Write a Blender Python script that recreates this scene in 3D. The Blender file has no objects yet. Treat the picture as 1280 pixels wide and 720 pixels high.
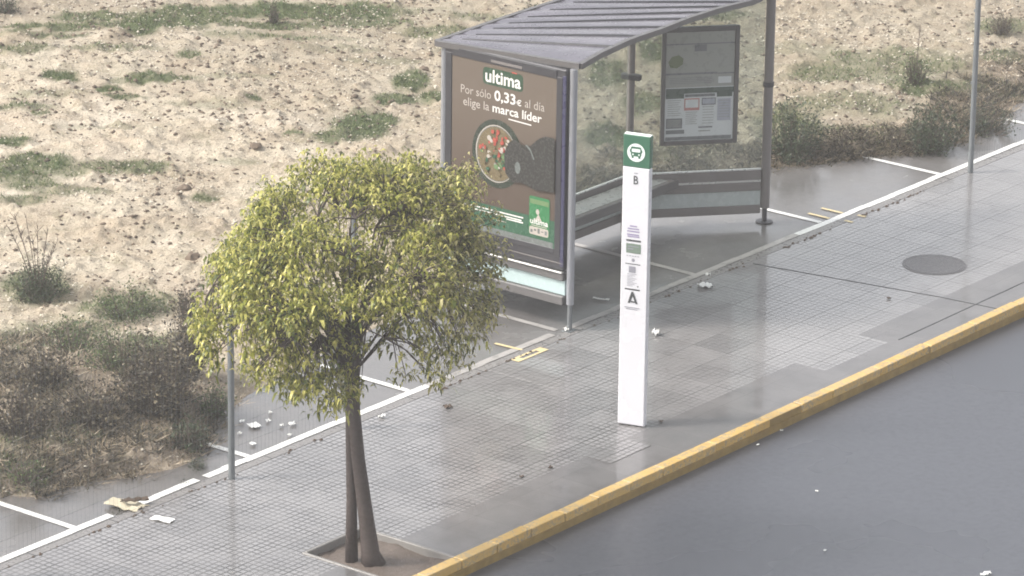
import bpy, math, random
import numpy as np
from mathutils import Vector, Matrix, noise as mn
random.seed(7); rng = np.random.default_rng(7)
S = bpy.context.scene
COL = S.collection

# ------------------------------------------------------------------ camera
F, YAW, PITCH, ROLL = 5.58107, .666856, .326617, .0131495
CAM = np.array([-25.5686, -24.7716, 14.21096])
_d = np.array([math.cos(PITCH)*math.cos(YAW), math.cos(PITCH)*math.sin(YAW), -math.sin(PITCH)])
_r = np.cross(_d, [0, 0, 1]); _r /= np.linalg.norm(_r); _u = np.cross(_r, _d)
RV = math.cos(ROLL)*_r+math.sin(ROLL)*_u; UV = -math.sin(ROLL)*_r+math.cos(ROLL)*_u
cd = bpy.data.cameras.new('camera'); cam = bpy.data.objects.new('camera', cd); COL.objects.link(cam)
cd.sensor_width = 36; cd.lens = F*1000/1280*36; cd.clip_start = .5; cd.clip_end = 3000
m = Matrix.Identity(4)
for i in range(3):
    m[i][0] = RV[i]; m[i][1] = UV[i]; m[i][2] = -_d[i]; m[i][3] = CAM[i]
cam.matrix_world = m
S.camera = cam

# ------------------------------------------------------------------ light
SUN_EL, SUN_AZ = math.radians(42), math.radians(138)     # azimuth measured from +X towards +Y
w = bpy.data.worlds.new('World'); S.world = w; w.use_nodes = True
nt = w.node_tree; bg = nt.nodes['Background']
sky = nt.nodes.new('ShaderNodeTexSky'); sky.sky_type = 'NISHITA'; sky.sun_disc = False
sky.sun_elevation = SUN_EL; sky.sun_rotation = math.pi/2-SUN_AZ
sky.air_density = 1.0; sky.dust_density = 4.0; sky.ozone_density = 1.0
hs = nt.nodes.new('ShaderNodeHueSaturation'); hs.inputs['Saturation'].default_value = .22
nt.links.new(sky.outputs[0], hs.inputs['Color']); nt.links.new(hs.outputs[0], bg.inputs[0])
bg.inputs[1].default_value = .15
sl = bpy.data.lights.new('sun', 'SUN'); sl.energy = 1.45; sl.angle = math.radians(10); sl.color = (1, .93, .82)
so = bpy.data.objects.new('sun', sl); COL.objects.link(so)
sd = Vector((math.cos(SUN_EL)*math.cos(SUN_AZ), math.cos(SUN_EL)*math.sin(SUN_AZ), math.sin(SUN_EL)))
so.rotation_euler = sd.to_track_quat('Z', 'Y').to_euler()
S.view_settings.view_transform = 'Standard'; S.view_settings.look = 'None'
S.view_settings.exposure = 1.1; S.view_settings.gamma = 1
S.cycles.filter_width = 1.8

# ------------------------------------------------------------------ helpers
def at(px, py, z=0.0):
    v = RV*(px-640)/(1000*F)-UV*(py-360)/(1000*F)+_d
    return CAM+v*((z-CAM[2])/v[2])

def tag(o, label=None, cat=None, group=None, kind=None):
    if label: o['label'] = label
    if cat: o['category'] = cat
    if group: o['group'] = group
    if kind: o['kind'] = kind
    return o

def empty(name, loc, label, cat, group=None, rz=0):
    o = bpy.data.objects.new(name, None); COL.objects.link(o); o.location = loc; o.rotation_euler.z = rz
    o.empty_display_size = .2
    return tag(o, label, cat, group)

class MB:
    def __init__(s): s.v = []; s.f = []; s.m = []; s.mats = []; s.col = None
    def mi(s, mat):
        if mat not in s.mats: s.mats.append(mat)
        return s.mats.index(mat)
    def poly(s, pts, mat):
        n = len(s.v); s.v += [tuple(p) for p in pts]; s.f.append(tuple(range(n, n+len(pts)))); s.m.append(s.mi(mat))
    def mesh(s, vs, fs, mat):
        n = len(s.v); k = s.mi(mat); s.v += [tuple(p) for p in vs]
        for f in fs: s.f.append(tuple(i+n for i in f)); s.m.append(k)
    def box(s, c, size, mat, M=None, bev=0.0):
        hx, hy, hz = [q/2 for q in size]; b = min(bev, hx*.9, hy*.9, hz*.9)
        if b <= 0:
            vs = [(x, y, z) for x in (-hx, hx) for y in (-hy, hy) for z in (-hz, hz)]
            fs = [(0, 1, 3, 2), (4, 6, 7, 5), (0, 4, 5, 1), (2, 3, 7, 6), (0, 2, 6, 4), (1, 5, 7, 3)]
        else:
            vs = []; idx = {}
            for sx in (-1, 1):
                for sy in (-1, 1):
                    for sz in (-1, 1):
                        for a in range(3):
                            p = [sx*(hx-b), sy*(hy-b), sz*(hz-b)]; p[a] = (sx*hx, sy*hy, sz*hz)[a]
                            idx[(sx, sy, sz, a)] = len(vs); vs.append(tuple(p))
            fs = []
            for a in range(3):
                o1, o2 = [q for q in range(3) if q != a]
                for sa in (-1, 1):
                    q = []
                    for s1, s2 in ((-1, -1), (1, -1), (1, 1), (-1, 1)):
                        k = [0, 0, 0]; k[a] = sa; k[o1] = s1; k[o2] = s2; q.append(idx[(*k, a)])
                    if (sa > 0) == (a == 1): q.reverse()
                    fs.append(tuple(q))
            for a in range(3):
                o1, o2 = [q for q in range(3) if q != a]
                for s1 in (-1, 1):
                    for s2 in (-1, 1):
                        q = []
                        for sa, fc in ((-1, o1), (1, o1), (1, o2), (-1, o2)):
                            k = [0, 0, 0]; k[a] = sa; k[o1] = s1; k[o2] = s2; q.append(idx[(*k, fc)])
                        fs.append(tuple(q))
            for sx in (-1, 1):
                for sy in (-1, 1):
                    for sz in (-1, 1): fs.append(tuple(idx[(sx, sy, sz, a)] for a in range(3)))
        out = []
        for p in vs:
            p = Vector(p)
            if M is not None: p = M @ p
            out.append((p[0]+c[0], p[1]+c[1], p[2]+c[2]))
        s.mesh(out, fs, mat)
    def bar(s, a, b, wdt, h, mat, bev=0.0):     # box from a to b (centres), width in plan, height
        a = Vector(a); b = Vector(b); d = (b-a); L = d.length; d.normalize()
        up = Vector((0, 0, 1)) if abs(d.z) < .95 else Vector((1, 0, 0))
        y = up.cross(d).normalized(); z = d.cross(y)
        M = Matrix((d, y, z)).transposed()
        s.box((a+b)/2, (L, wdt, h), mat, M, bev)
    def tube(s, pts, rad, mat, n=8, cap=True):
        pts = [Vector(p) for p in pts]
        if not hasattr(rad, '__len__'): rad = [rad]*len(pts)
        vs = []; x = None
        for i, p in enumerate(pts):
            d = (pts[min(i+1, len(pts)-1)]-pts[max(i-1, 0)]).normalized()
            if x is None:
                x = (Vector((0, 0, 1)) if abs(d.z) < .8 else Vector((1, 0, 0))).cross(d).normalized()
            x = (x-d*x.dot(d)).normalized(); y = d.cross(x)
            for k in range(n):
                t = 2*math.pi*k/n; vs.append(p+(x*math.cos(t)+y*math.sin(t))*rad[i])
        fs = []
        for i in range(len(pts)-1):
            for k in range(n):
                fs.append((i*n+k, i*n+(k+1) % n, (i+1)*n+(k+1) % n, (i+1)*n+k))
        if cap: fs.append(tuple(range(n-1, -1, -1))); fs.append(tuple((len(pts)-1)*n+k for k in range(n)))
        s.mesh(vs, fs, mat)
    def build(s, name, parent=None, loc=(0, 0, 0), smooth=False, label=None):
        me = bpy.data.meshes.new(name)
        o3 = np.array(loc)
        me.from_pydata([tuple(np.array(v)-o3) for v in s.v], [], s.f)
        for mt in s.mats: me.materials.append(mt)
        me.polygons.foreach_set('material_index', s.m)
        if smooth: me.polygons.foreach_set('use_smooth', [True]*len(me.polygons))
        me.update()
        o = bpy.data.objects.new(name, me); COL.objects.link(o)
        if parent:
            o.parent = parent
            # vertices are given in world coordinates: take the parent's place off
            me.transform(Matrix.Translation(-Vector(parent.matrix_basis.translation if parent.type == 'EMPTY' else (0, 0, 0))))
        else: o.location = loc
        if label: o['label'] = label
        return o

def fast_mesh(name, V, Fq, mats, mi=None, parent=None, loc=(0, 0, 0), smooth=False):
    V = np.asarray(V, np.float32)-np.array(loc, np.float32); Fq = np.asarray(Fq, np.int32); k = Fq.shape[1]
    me = bpy.data.meshes.new(name)
    me.vertices.add(len(V)); me.vertices.foreach_set('co', V.ravel())
    me.loops.add(Fq.size); me.loops.foreach_set('vertex_index', Fq.ravel())
    me.polygons.add(len(Fq)); me.polygons.foreach_set('loop_start', np.arange(0, Fq.size, k, dtype=np.int32))
    me.polygons.foreach_set('loop_total', np.full(len(Fq), k, np.int32))
    for m_ in mats: me.materials.append(m_)
    if mi is not None: me.polygons.foreach_set('material_index', np.asarray(mi, np.int32))
    if smooth: me.polygons.foreach_set('use_smooth', np.ones(len(Fq), bool))
    me.update(calc_edges=True); me.validate()
    o = bpy.data.objects.new(name, me); COL.objects.link(o)
    if parent: o.parent = parent
    else: o.location = loc
    return o

# ------------------------------------------------------------------ materials
class NB:
    """tiny node-graph builder"""
    def __init__(s, name, rough=.5, spec=.5, metal=0):
        s.mat = bpy.data.materials.new(name); s.mat.use_nodes = True; s.nt = s.mat.node_tree
        s.p = s.nt.nodes['Principled BSDF']; s.p.inputs['Roughness'].default_value = rough
        s.p.inputs['Specular IOR Level'].default_value = spec; s.p.inputs['Metallic'].default_value = metal
        tc = s.nt.nodes.new('ShaderNodeNewGeometry'); s.pos = tc.outputs['Position']; s.island = tc.outputs['Random Per Island']
    def n(s, t, **k):
        nd = s.nt.nodes.new(t)
        for a, b in k.items(): setattr(nd, a, b)
        return nd
    def lk(s, a, b): s.nt.links.new(a, b)
    def setin(s, i, v):
        if hasattr(v, 'is_linked') or isinstance(v, bpy.types.NodeSocket): s.lk(v, i)
        else: i.default_value = v
    def noise(s, scale, detail=4, rough=.6, vec=None, dist=0):
        nd = s.n('ShaderNodeTexNoise'); nd.inputs['Scale'].default_value = scale; nd.inputs['Detail'].default_value = detail
        nd.inputs['Roughness'].default_value = rough; nd.inputs['Distortion'].default_value = dist
        s.lk(vec or s.pos, nd.inputs['Vector']); return nd.outputs['Fac']
    def math(s, op, a, b=0.0, c=None, clamp=False):
        nd = s.n('ShaderNodeMath', operation=op, use_clamp=clamp); s.setin(nd.inputs[0], a); s.setin(nd.inputs[1], b)
        if c is not None: s.setin(nd.inputs[2], c)
        return nd.outputs[0]
    def ramp(s, fac, lo, hi, a=0.0, b=1.0):
        nd = s.n('ShaderNodeMapRange', interpolation_type='SMOOTHSTEP'); s.setin(nd.inputs[0], fac)
        nd.inputs[1].default_value = lo; nd.inputs[2].default_value = hi; nd.inputs[3].default_value = a; nd.inputs[4].default_value = b
        return nd.outputs[0]
    def mix(s, fac, a, b):
        nd = s.n('ShaderNodeMix', data_type='RGBA'); s.setin(nd.inputs[0], fac)
        for i, v in ((6, a), (7, b)):
            if isinstance(v, tuple): nd.inputs[i].default_value = (*v, 1)
            else: s.lk(v, nd.inputs[i])
        return nd.outputs[2]
    def sep(s):
        nd = s.n('ShaderNodeSeparateXYZ'); s.lk(s.pos, nd.inputs[0]); return nd.outputs
    def attr(s, name):
        nd = s.n('ShaderNodeAttribute', attribute_name=name); return nd.outputs['Fac']
    def col(s, v):
        if isinstance(v, tuple): s.p.inputs['Base Color'].default_value = (*v, 1)
        else: s.lk(v, s.p.inputs['Base Color'])
    def rough(s, v): s.setin(s.p.inputs['Roughness'], v)
    def bump(s, h, strength=.3, dist=.01, coat=False):
        nd = s.n('ShaderNodeBump'); nd.inputs['Strength'].default_value = strength; nd.inputs['Distance'].default_value = dist
        s.lk(h, nd.inputs['Height']); s.lk(nd.outputs[0], s.p.inputs['Coat Normal' if coat else 'Normal'])
    def film(s, wt, rough):
        s.setin(s.p.inputs['Coat Weight'], wt); s.setin(s.p.inputs['Coat Roughness'], rough); s.p.inputs['Coat IOR'].default_value = 1.8

def plain(name, c, rough=.5, metal=0, var=.12, scale=6, spec=.5, bump=0):
    b = NB(name, rough, spec, metal)
    nz = b.noise(scale, 5)
    b.col(b.mix(nz, tuple(x*(1-var) for x in c), tuple(min(1, x*(1+var)) for x in c)))
    b.rough(b.ramp(b.noise(scale*2.3, 3), .3, .7, rough*.8, min(1, rough*1.25)))
    if bump: b.bump(b.noise(scale*8, 5), .5, bump)
    return b.mat

M = {}
M['steel'] = plain('brushed_grey_steel', (.34, .35, .38), .35, .55, .1)
M['galv'] = plain('galvanised_metal', (.19, .205, .215), .45, .45, .18, 12)
M['dark'] = plain('dark_grey_paint', (.036, .036, .042), .35, 0, .08)
M['mid'] = plain('grey_brown_paint', (.10, .095, .095), .35, 0, .15)
M['rail'] = plain('bronze_grey_paint', (.17, .155, .15), .35, 0, .15)
M['indigo'] = plain('indigo_frame_edge', (.04, .04, .085), .3)
M['strip'] = plain('frosted_teal_glass', (.40, .50, .50), .25, 0, .06)
M['strip2'] = plain('frosted_grey_glass', (.42, .46, .45), .25, 0, .06)
M['seat'] = plain('worn_grey_seat', (.27, .27, .265), .3)
M['ledge'] = plain('bare_aluminium', (.62, .62, .60), .3, .6, .1)
M['white'] = plain('white_enamel', (.63, .63, .665), .25, 0, .02, 2)
M['tgreen'] = plain('bottle_green_vinyl', (.035, .125, .075), .35, 0, .05)
M['twhite'] = plain('white_vinyl', (.75, .82, .78), .4, 0, .02)
M['ink'] = plain('dark_ink', (.06, .065, .07), .5)
M['greyink'] = plain('grey_ink', (.25, .25, .29), .5)
M['mauveink'] = plain('mauve_ink', (.28, .24, .38), .5)
M['sageink'] = plain('sage_ink', (.16, .21, .17), .5)
M['trunk'] = plain('dark_wet_bark', (.06, .045, .04), .65, 0, .35, 14, .4, .02)
M['soil'] = plain('wet_brown_soil', (.14, .112, .095), .45, 0, .25, 8, .4, .03)
M['pitrim'] = plain('weathered_concrete', (.22, .21, .20), .5, 0, .25, 10)
M['paper'] = plain('white_paper', (.8, .8, .78), .6, 0, .05)
M['card'] = plain('soggy_cream_cardboard', (.52, .47, .35), .6, 0, .15, 12)
M['deadleaf'] = plain('dead_brown_leaf', (.10, .07, .05), .6)
M['manhole'] = plain('cast_iron', (.14, .135, .14), .35, .3, .3, 20, .5, .01)

def leafmat(name, c1, c2, c3, trans=.25, rough=.45):
    b = NB(name, rough, .4)
    mid = b.mix(b.ramp(b.island, 0, .55), c1, c2)
    c = b.mix(b.ramp(b.island, .5, 1.0), mid, c3)
    b.col(c)
    tr = b.n('ShaderNodeBsdfTranslucent'); b.lk(c, tr.inputs[0])
    mx = b.n('ShaderNodeMixShader'); mx.inputs[0].default_value = trans
    out = b.nt.nodes['Material Output']
    b.lk(b.p.outputs[0], mx.inputs[1]); b.lk(tr.outputs[0], mx.inputs[2]); b.lk(mx.outputs[0], out.inputs[0])
    return b.mat
M['leaf'] = leafmat('yellow_green_leaf', (.065, .09, .02), (.28, .29, .05), (.66, .61, .20), .32, .33)
M['leafdry'] = leafmat('olive_brown_leaf', (.09, .09, .04), (.27, .25, .10), (.50, .45, .22), .3, .5)
M['grass'] = leafmat('short_grass', (.05, .085, .025), (.10, .14, .045), (.20, .21, .09))
M['bushgreen'] = leafmat('grey_green_leaf', (.03, .06, .018), (.07, .115, .035), (.16, .19, .07))
M['bushdark'] = leafmat('dark_green_leaf', (.02, .035, .018), (.045, .065, .03), (.07, .09, .045))
M['bushbrown'] = leafmat('withered_brown_leaf', (.022, .02, .013), (.06, .052, .03), (.24, .20, .13))
M['straw'] = leafmat('dry_straw', (.16, .12, .08), (.33, .26, .18), (.55, .46, .34))
M['twig'] = plain('dry_twig', (.10, .075, .06), .7, 0, .3, 20)

# glass: real thin pane, mostly clear, a little milky, mirror at grazing angles
def glass(name, milk=.10, tint=(.82, .86, .84)):
    mt = bpy.data.materials.new(name); mt.use_nodes = True; t = mt.node_tree; t.nodes.clear()
    o = t.nodes.new('ShaderNodeOutputMaterial'); tr = t.nodes.new('ShaderNodeBsdfTransparent'); tr.inputs[0].default_value = (*tint, 1)
    gl = t.nodes.new('ShaderNodeBsdfGlossy'); gl.inputs['Roughness'].default_value = .06
    df = t.nodes.new('ShaderNodeBsdfDiffuse'); df.inputs[0].default_value = (.42, .43, .40, 1)
    lw = t.nodes.new('ShaderNodeLayerWeight'); lw.inputs[0].default_value = .5; pw_ = t.nodes.new('ShaderNodeMath'); pw_.operation = 'POWER'; pw_.inputs[1].default_value = 5
    fr = t.nodes.new('ShaderNodeMath'); fr.operation = 'MULTIPLY_ADD'; fr.inputs[1].default_value = .9; fr.inputs[2].default_value = .035
    t.links.new(lw.outputs['Facing'], pw_.inputs[0]); t.links.new(pw_.outputs[0], fr.inputs[0])
    nz = t.nodes.new('ShaderNodeTexNoise'); nz.inputs['Scale'].default_value = 1.8
    gm = t.nodes.new('ShaderNodeNewGeometry'); t.links.new(gm.outputs['Position'], nz.inputs['Vector'])
    mr = t.nodes.new('ShaderNodeMapRange'); mr.inputs[1].default_value = .3; mr.inputs[2].default_value = .7
    mr.inputs[3].default_value = milk*.5; mr.inputs[4].default_value = milk*1.4; t.links.new(nz.outputs['Fac'], mr.inputs[0])
    m1 = t.nodes.new('ShaderNodeMixShader'); m2 = t.nodes.new('ShaderNodeMixShader')
    t.links.new(mr.outputs[0], m1.inputs[0]); t.links.new(tr.outputs[0], m1.inputs[1]); t.links.new(df.outputs[0], m1.inputs[2])
    t.links.new(fr.outputs[0], m2.inputs[0]); t.links.new(m1.outputs[0], m2.inputs[1]); t.links.new(gl.outputs[0], m2.inputs[2])
    t.links.new(m2.outputs[0], o.inputs[0]); return mt
M['glass'] = glass('shelter_glass', .16)

# --- terrain
b = NB('pale_clay_soil', .85, .25)
n1 = b.noise(1.1, 6, .62); n2 = b.noise(7, 7, .7); n3 = b.noise(38, 5, .7); n4 = b.noise(.45, 3)
base = b.mix(b.ramp(n1, .35, .66), (.42, .345, .255), (.56, .49, .38))
base = b.mix(b.ramp(n4, .45, .7, 0, .7), base, (.46, .385, .30)); base = b.mix(b.ramp(b.noise(.8, 3, dist=1.0), .56, .66, 0, .8), base, (.64, .56, .45))
base = b.mix(b.ramp(b.noise(2.7, 6, .7, dist=.6), .52, .68, 0, .7), base, (.23, .205, .135))
base = b.mix(b.ramp(n2, .53, .70, 0, .7), base, (.215, .17, .125))
base = b.mix(b.ramp(n3, .53, .72, 0, .85), base, (.13, .10, .075))
base = b.mix(b.ramp(n3, .45, .30, 0, .7), base, (.72, .66, .55))
TX, TY, TZ = b.sep(); base = b.mix(b.ramp(b.math('ADD', TX, b.math('MULTIPLY', n4, 3)), 10, 14.5, 0, .42), base, (.22, .185, .13))
ng = b.noise(5, 5, .7)
g = b.math('MULTIPLY', b.attr('green'), b.ramp(ng, .25, .6, .55, 1.1), clamp=True)
base = b.mix(g, base, b.mix(b.noise(20, 4), (.05, .075, .028), (.12, .14, .06)))
lit = b.math('MULTIPLY', b.attr('litter'), b.ramp(n2, .3, .62, 1.0, .45), clamp=True)
base = b.mix(lit, base, b.mix(b.ramp(b.noise(11, 5, .7), .35, .65), (.085, .065, .05), (.34, .28, .22)))
b.col(base); b.rough(b.ramp(n1, .3, .7, .95, .7))
b.bump(b.math('ADD', b.math('MULTIPLY', n2, 1.0), b.math('MULTIPLY', n3, .45)), .9, .06)
M['terrain'] = b.mat

# --- lot asphalt (wet)
b = NB('wet_lot_asphalt', .3, .5)
n1 = b.noise(1.3, 5, .6); n2 = b.noise(60, 4, .7)
c = b.mix(b.ramp(n1, .3, .7), (.10, .095, .092), (.155, .148, .145)); c = b.mix(b.ramp(n2, .4, .8, 0, .5), c, (.24, .22, .21))
b.col(c); b.rough(.4); b.film(b.ramp(n1, .3, .6, 1, .6), b.ramp(n1, .35, .65, .10, .28)); b.bump(n2, .25, .004)
M['lot'] = b.mat

# --- road asphalt (wet, smooth)
b = NB('wet_road_asphalt', .3, .5)
n1 = b.noise(.35, 4, .5); n2 = b.noise(90, 3, .7)
c = b.mix(b.ramp(n1, .3, .7), (.046, .050, .064), (.060, .064, .080)); b.col(c)
n3 = b.noise(14, 5, .75); c = b.mix(b.ramp(n3, .5, .75, 0, .5), c, (.035, .037, .042)); b.col(c); b.rough(.45); b.film(b.ramp(n3, .3, .7, .55, .40), b.ramp(n1, .3, .7, .24, .34)); b.bump(n2, .6, .004)
M['road'] = b.mat

# --- pavement: slabs with small square studs, and plain strip by the kerb
def pavement(name, stud=True):
    b = NB(name, .3, .5); X, Y, Z = b.sep()
    def cell(v, s, e):                                    # 1 on the stud, 0 in the groove
        q = b.math('ABSOLUTE', b.math('SUBTRACT', b.math('FRACT', b.math('DIVIDE', v, s)), .5))
        return b.ramp(q, .5-e, .5-e*.35, 1, 0)
    n1 = b.noise(.9, 4, .55); n2 = b.noise(45, 4, .7); n5 = b.noise(3.2, 4, .6)
    slab = b.math('MULTIPLY', cell(X, .4, .012), cell(Y, .4, .012))
    slabid = b.n('ShaderNodeTexWhiteNoise', noise_dimensions='3D')
    cmb = b.n('ShaderNodeCombineXYZ'); b.lk(b.math('FLOOR', b.math('DIVIDE', X, .4)), cmb.inputs[0]); b.lk(b.math('FLOOR', b.math('DIVIDE', Y, .4)), cmb.inputs[1])
    b.lk(cmb.outputs[0], slabid.inputs['Vector'])
    c = b.mix(b.ramp(n1, .3, .7), (.225, .215, .213), (.28, .268, .266)) if stud else b.mix(b.ramp(n5, .3, .7), (.115, .11, .11), (.16, .152, .15))
    stain = b.ramp(b.noise(1.7, 6, .7, dist=1.2), .52, .68); c = b.mix(b.math('MULTIPLY', stain, .4), c, (.12, .11, .105)); c = b.mix(b.math('MULTIPLY', b.math('POWER', slabid.outputs['Value'], 2.5), .5), c, (.13, .125, .125) if stud else (.115, .11, .11))
    c = b.mix(b.ramp(n2, .55, .8, 0, .35), c, (.33, .32, .31))
    c = b.mix(b.math('MULTIPLY', b.math('SUBTRACT', 1.0, slab), .6), c, (.07, .068, .066))
    if stud:
        st = b.math('MULTIPLY', cell(X, .0667, .2), cell(Y, .0667, .2))
        c = b.mix(b.math('MULTIPLY', b.math('SUBTRACT', 1.0, st), b.math('MULTIPLY', b.ramp(n5, .3, .65, .95, .45), b.ramp(X, 4, 9, 1, .4))), c, (.06, .058, .058))
        h = b.math('ADD', b.math('MULTIPLY', st, .5), slab)
        b.rough(.34); b.bump(b.math('ADD', h, b.math('MULTIPLY', n2, .15)), .6, .004)
        b.film(b.math('MULTIPLY', b.ramp(st, 0, 1, .3, 1), b.ramp(slab, 0, 1, .4, 1)), b.ramp(n1, .35, .7, .05, .11)); b.bump(b.math('ADD', h, b.math('MULTIPLY', n5, .6)), .16, .0035, True)
    else:
        b.film(.55, b.ramp(n5, .35, .65, .06, .14)); b.rough(.42); b.bump(b.math('ADD', slab, b.math('MULTIPLY', n2, .3)), .3, .003)
    b.col(c); return b.mat
M['pave'] = pavement('wet_studded_paving'); M['pave_plain'] = pavement('wet_plain_concrete', False)
M['edging'] = plain('grey_edging_concrete', (.20, .19, .185), .3, 0, .2, 9)

# --- kerb paint
b = NB('worn_yellow_kerb_paint', .38, .5)
n1 = b.noise(6, 6, .7); n2 = b.noise(30, 5, .7)
c = b.mix(b.ramp(n1, .3, .7), (.52, .32, .08), (.64, .43, .14))
c = b.mix(b.ramp(b.math('ADD', b.math('MULTIPLY', n2, .6), b.math('MULTIPLY', n1, .4)), .49, .56, 0, .8), c, (.27, .225, .17)); c = b.mix(b.math('MULTIPLY', b.island, .4), c, (.56, .40, .17))
b.col(c); b.bump(n2, .4, .004); M['kerb'] = b.mat
M['kerbside'] = plain('worn_shaded_yellow_paint', (.27, .175, .045), .45, 0, .55, 9)  # worn kerb yellow again, with the upright face's shade put into its colour

def linepaint(name, c, lo, hi):
    """worn road paint: bare where the noise is high"""
    b = NB(name, .35, .5); n1 = b.noise(7, 6, .75); n2 = b.noise(1.3, 3)
    b.col(b.mix(b.ramp(n1, lo, hi, 0, .85), c, (.14, .135, .13))); return b.mat
M['line'] = linepaint('white_road_paint', (.74, .74, .72), .55, .75)
M['linefade'] = linepaint('faded_road_paint', (.38, .36, .345), .45, .75)
M['lineyel'] = linepaint('faded_yellow_paint', (.66, .54, .30), .56, .72)

# ------------------------------------------------------------------ terrain height
def vnoise(x, y, seed):
    xi = np.floor(x).astype(np.int64); yi = np.floor(y).astype(np.int64); xf = x-xi; yf = y-yi
    u = xf*xf*(3-2*xf); v = yf*yf*(3-2*yf)
    def h(a, c):
        n = (a*374761393+c*668265263+seed*974634777) & 0xffffffff
        n = ((n ^ (n >> 13))*1274126177) & 0xffffffff
        return ((n ^ (n >> 16)) & 0xffff)/65535.
    return (h(xi, yi)*(1-u)+h(xi+1, yi)*u)*(1-v)+(h(xi, yi+1)*(1-u)+h(xi+1, yi+1)*u)*v
def fbm(x, y, s, seed, o=4):
    t = 0; a = 1; n = 0
    for i in range(o): t = t+a*vnoise(x*s+17.3*i, y*s-9.1*i, seed+i); n += a; a *= .55; s *= 2.05
    return t/n
EX = [-40, -6, -1, .2, .34, .64, .94, 1.3, 1.6, 1.95, 2.4, 2.75, 2.95, 3.7, 5.2, 7.4, 9, 10.8, 11.6, 12.5, 12.9, 13.5, 14, 14.6, 15.2, 16.5, 20, 60]
EY = [1.2, 1.2, 1.2, 1.05, .75, .78, .64, .56, .38, .42, .66, .98, 1.0, 1.25, 1.45, 1.6, 2.0, 2.5, 2.1, 1.55, 1.26, 1.03, .6, .6, .6, .98, 1.2, 1.2]
def height(x, y):
    x = np.asarray(x, float); y = np.asarray(y, float)
    e = np.interp(x, EX, EY)+.22*(fbm(x, y, 3.1, 5)-.5)
    t = np.clip((y-e)/.35, -1, 1)
    up = np.clip(t, 0, 1); up = up*up*(3-2*up)
    lumpy = np.clip((2.2-(y-e))/1.2, 0, 1)*np.clip((4-x), 0, 1); clods = lumpy*(.20*(fbm(x, y, 4.2, 71, 4)-.45))+np.clip(fbm(x, y, 2.4, 31)-.56, 0, 1)*.30+np.clip(fbm(x, y, 7.5, 57)-.52, 0, 1)*.26
    dome = .16*np.exp(-((x-1.2)/2.2)**2-((y-2.2)/1.2)**2)
    z = .03+.12*(fbm(x, y, .5, 11)-.4)*np.clip(y-e, 0, 1)+.06*(fbm(x, y, 1.9, 23)-.5)+clods*.7+.03*(fbm(x, y, 13, 77, 2)-.5)+dome
    z = np.where(y > 30, z*.3+.1, z)
    return np.where(t > 0, -.02+(z+.03)*up, -.02+.10*t)
def P(px, py):
    """point of the lot's surface seen at a pixel of the photograph"""
    z = .05
    for _ in range(4):
        q = at(px, py, z); z = float(height(q[0], q[1]))
    return q

# green patches: centre pixel, half sizes in px, strength
GREEN = [(560, 40, 60, 10, .6), (120, 20, 60, 8, .8), (20, 60, 50, 8, .7), (350, 45, 90, 6, .6), (140, 160, 60, 5, .4), (60, 118, 60, 5, .45), (300, 95, 50, 4, .4), (480, 75, 50, 6, .4), (20, 250, 40, 8, .6), (1240, 110, 60, 16, .7), (1060, 170, 90, 16, .8), (175, 33, 30, 14, 1.3), (100, 32, 100, 8, .8), (60, 44, 60, 4, .7), (260, 14, 90, 10, .9), (330, 30, 80, 7, .8), (400, 12, 110, 15, 1), (500, 12, 60, 9, .5), (190, 20, 60, 10, .6),
 (75, 95, 24, 9, 1.1), (135, 110, 14, 7, 1.1), (195, 97, 50, 7, .9), (155, 120, 30, 4, .9), (30, 133, 45, 6, .7), (50, 142, 14, 5, .7), (10, 178, 30, 8, 1.1), (40, 205, 60, 14, 1), (110, 214, 55, 11, .65), (40, 232, 30, 8, .7),
 (175, 210, 40, 10, .8), (235, 72, 18, 6, .8), (450, 155, 42, 17, 1.2), (420, 172, 30, 8, .8), (515, 103, 22, 15, 1.1), (542, 122, 22, 12, 1.1), (500, 125, 30, 8, .9), (368, 168, 13, 4, .9), (317, 124, 13, 4, .9), (255, 245, 20, 5, .8),
 (1110, 82, 110, 30, .55), (1165, 112, 50, 14, .95), (1040, 92, 60, 16, .6), (985, 160, 45, 35, .7), (1060, 130, 80, 20, .5), (1255, 75, 30, 10, .7), (1250, 35, 40, 14, .6), (1000, 60, 60, 10, .35),
 (760, 95, 30, 22, .8), (805, 130, 30, 18, .75), (765, 175, 40, 16, .9), (820, 62, 25, 18, .8), (790, 200, 40, 12, .8), (900, 18, 50, 8, .6), (860, 195, 50, 14, .7),
 (90, 420, 60, 22, .6), (20, 430, 40, 22, .6), (160, 385, 60, 22, .7), (30, 560, 60, 20, .6), (50, 360, 45, 22, .8), (100, 560, 60, 14, .8), (15, 590, 50, 16, 1), (190, 440, 60, 24, .7), (60, 500, 40, 14, .6), (215, 25, 60, 16, .9), (450, 26, 70, 9, .7), (130, 60, 60, 5, .5), (20, 215, 40, 18, .9), (300, 200, 40, 5, .4), (260, 130, 60, 5, .35), (420, 60, 60, 6, .35), (90, 240, 60, 7, .5), (600, 20, 60, 8, .5), (560, 60, 25, 10, .4)]
GP = []
for (a, c, ra, rc, s) in GREEN:
    q = at(a, c, .06); ru = np.linalg.norm(q-CAM)/(1000*F); GP.append((q[0], q[1], ra*ru, rc*ru/.33, s))
rv2 = np.array([_r[0], _r[1]]); dv2 = np.array([math.cos(YAW), math.sin(YAW)])
def green_at(x, y):
    g = np.zeros_like(x); wob = .9*(fbm(x, y, 2.6, 91, 4)-.5)
    for (cx, cy, a, c, s) in GP:
        u = ((x-cx)*rv2[0]+(y-cy)*rv2[1])/a; v = ((x-cx)*dv2[0]+(y-cy)*dv2[1])/c
        g = np.maximum(g, s*np.clip((1.25-np.sqrt(u*u+v*v)+wob*1.1)/.55, 0, 1))
    return g
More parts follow.
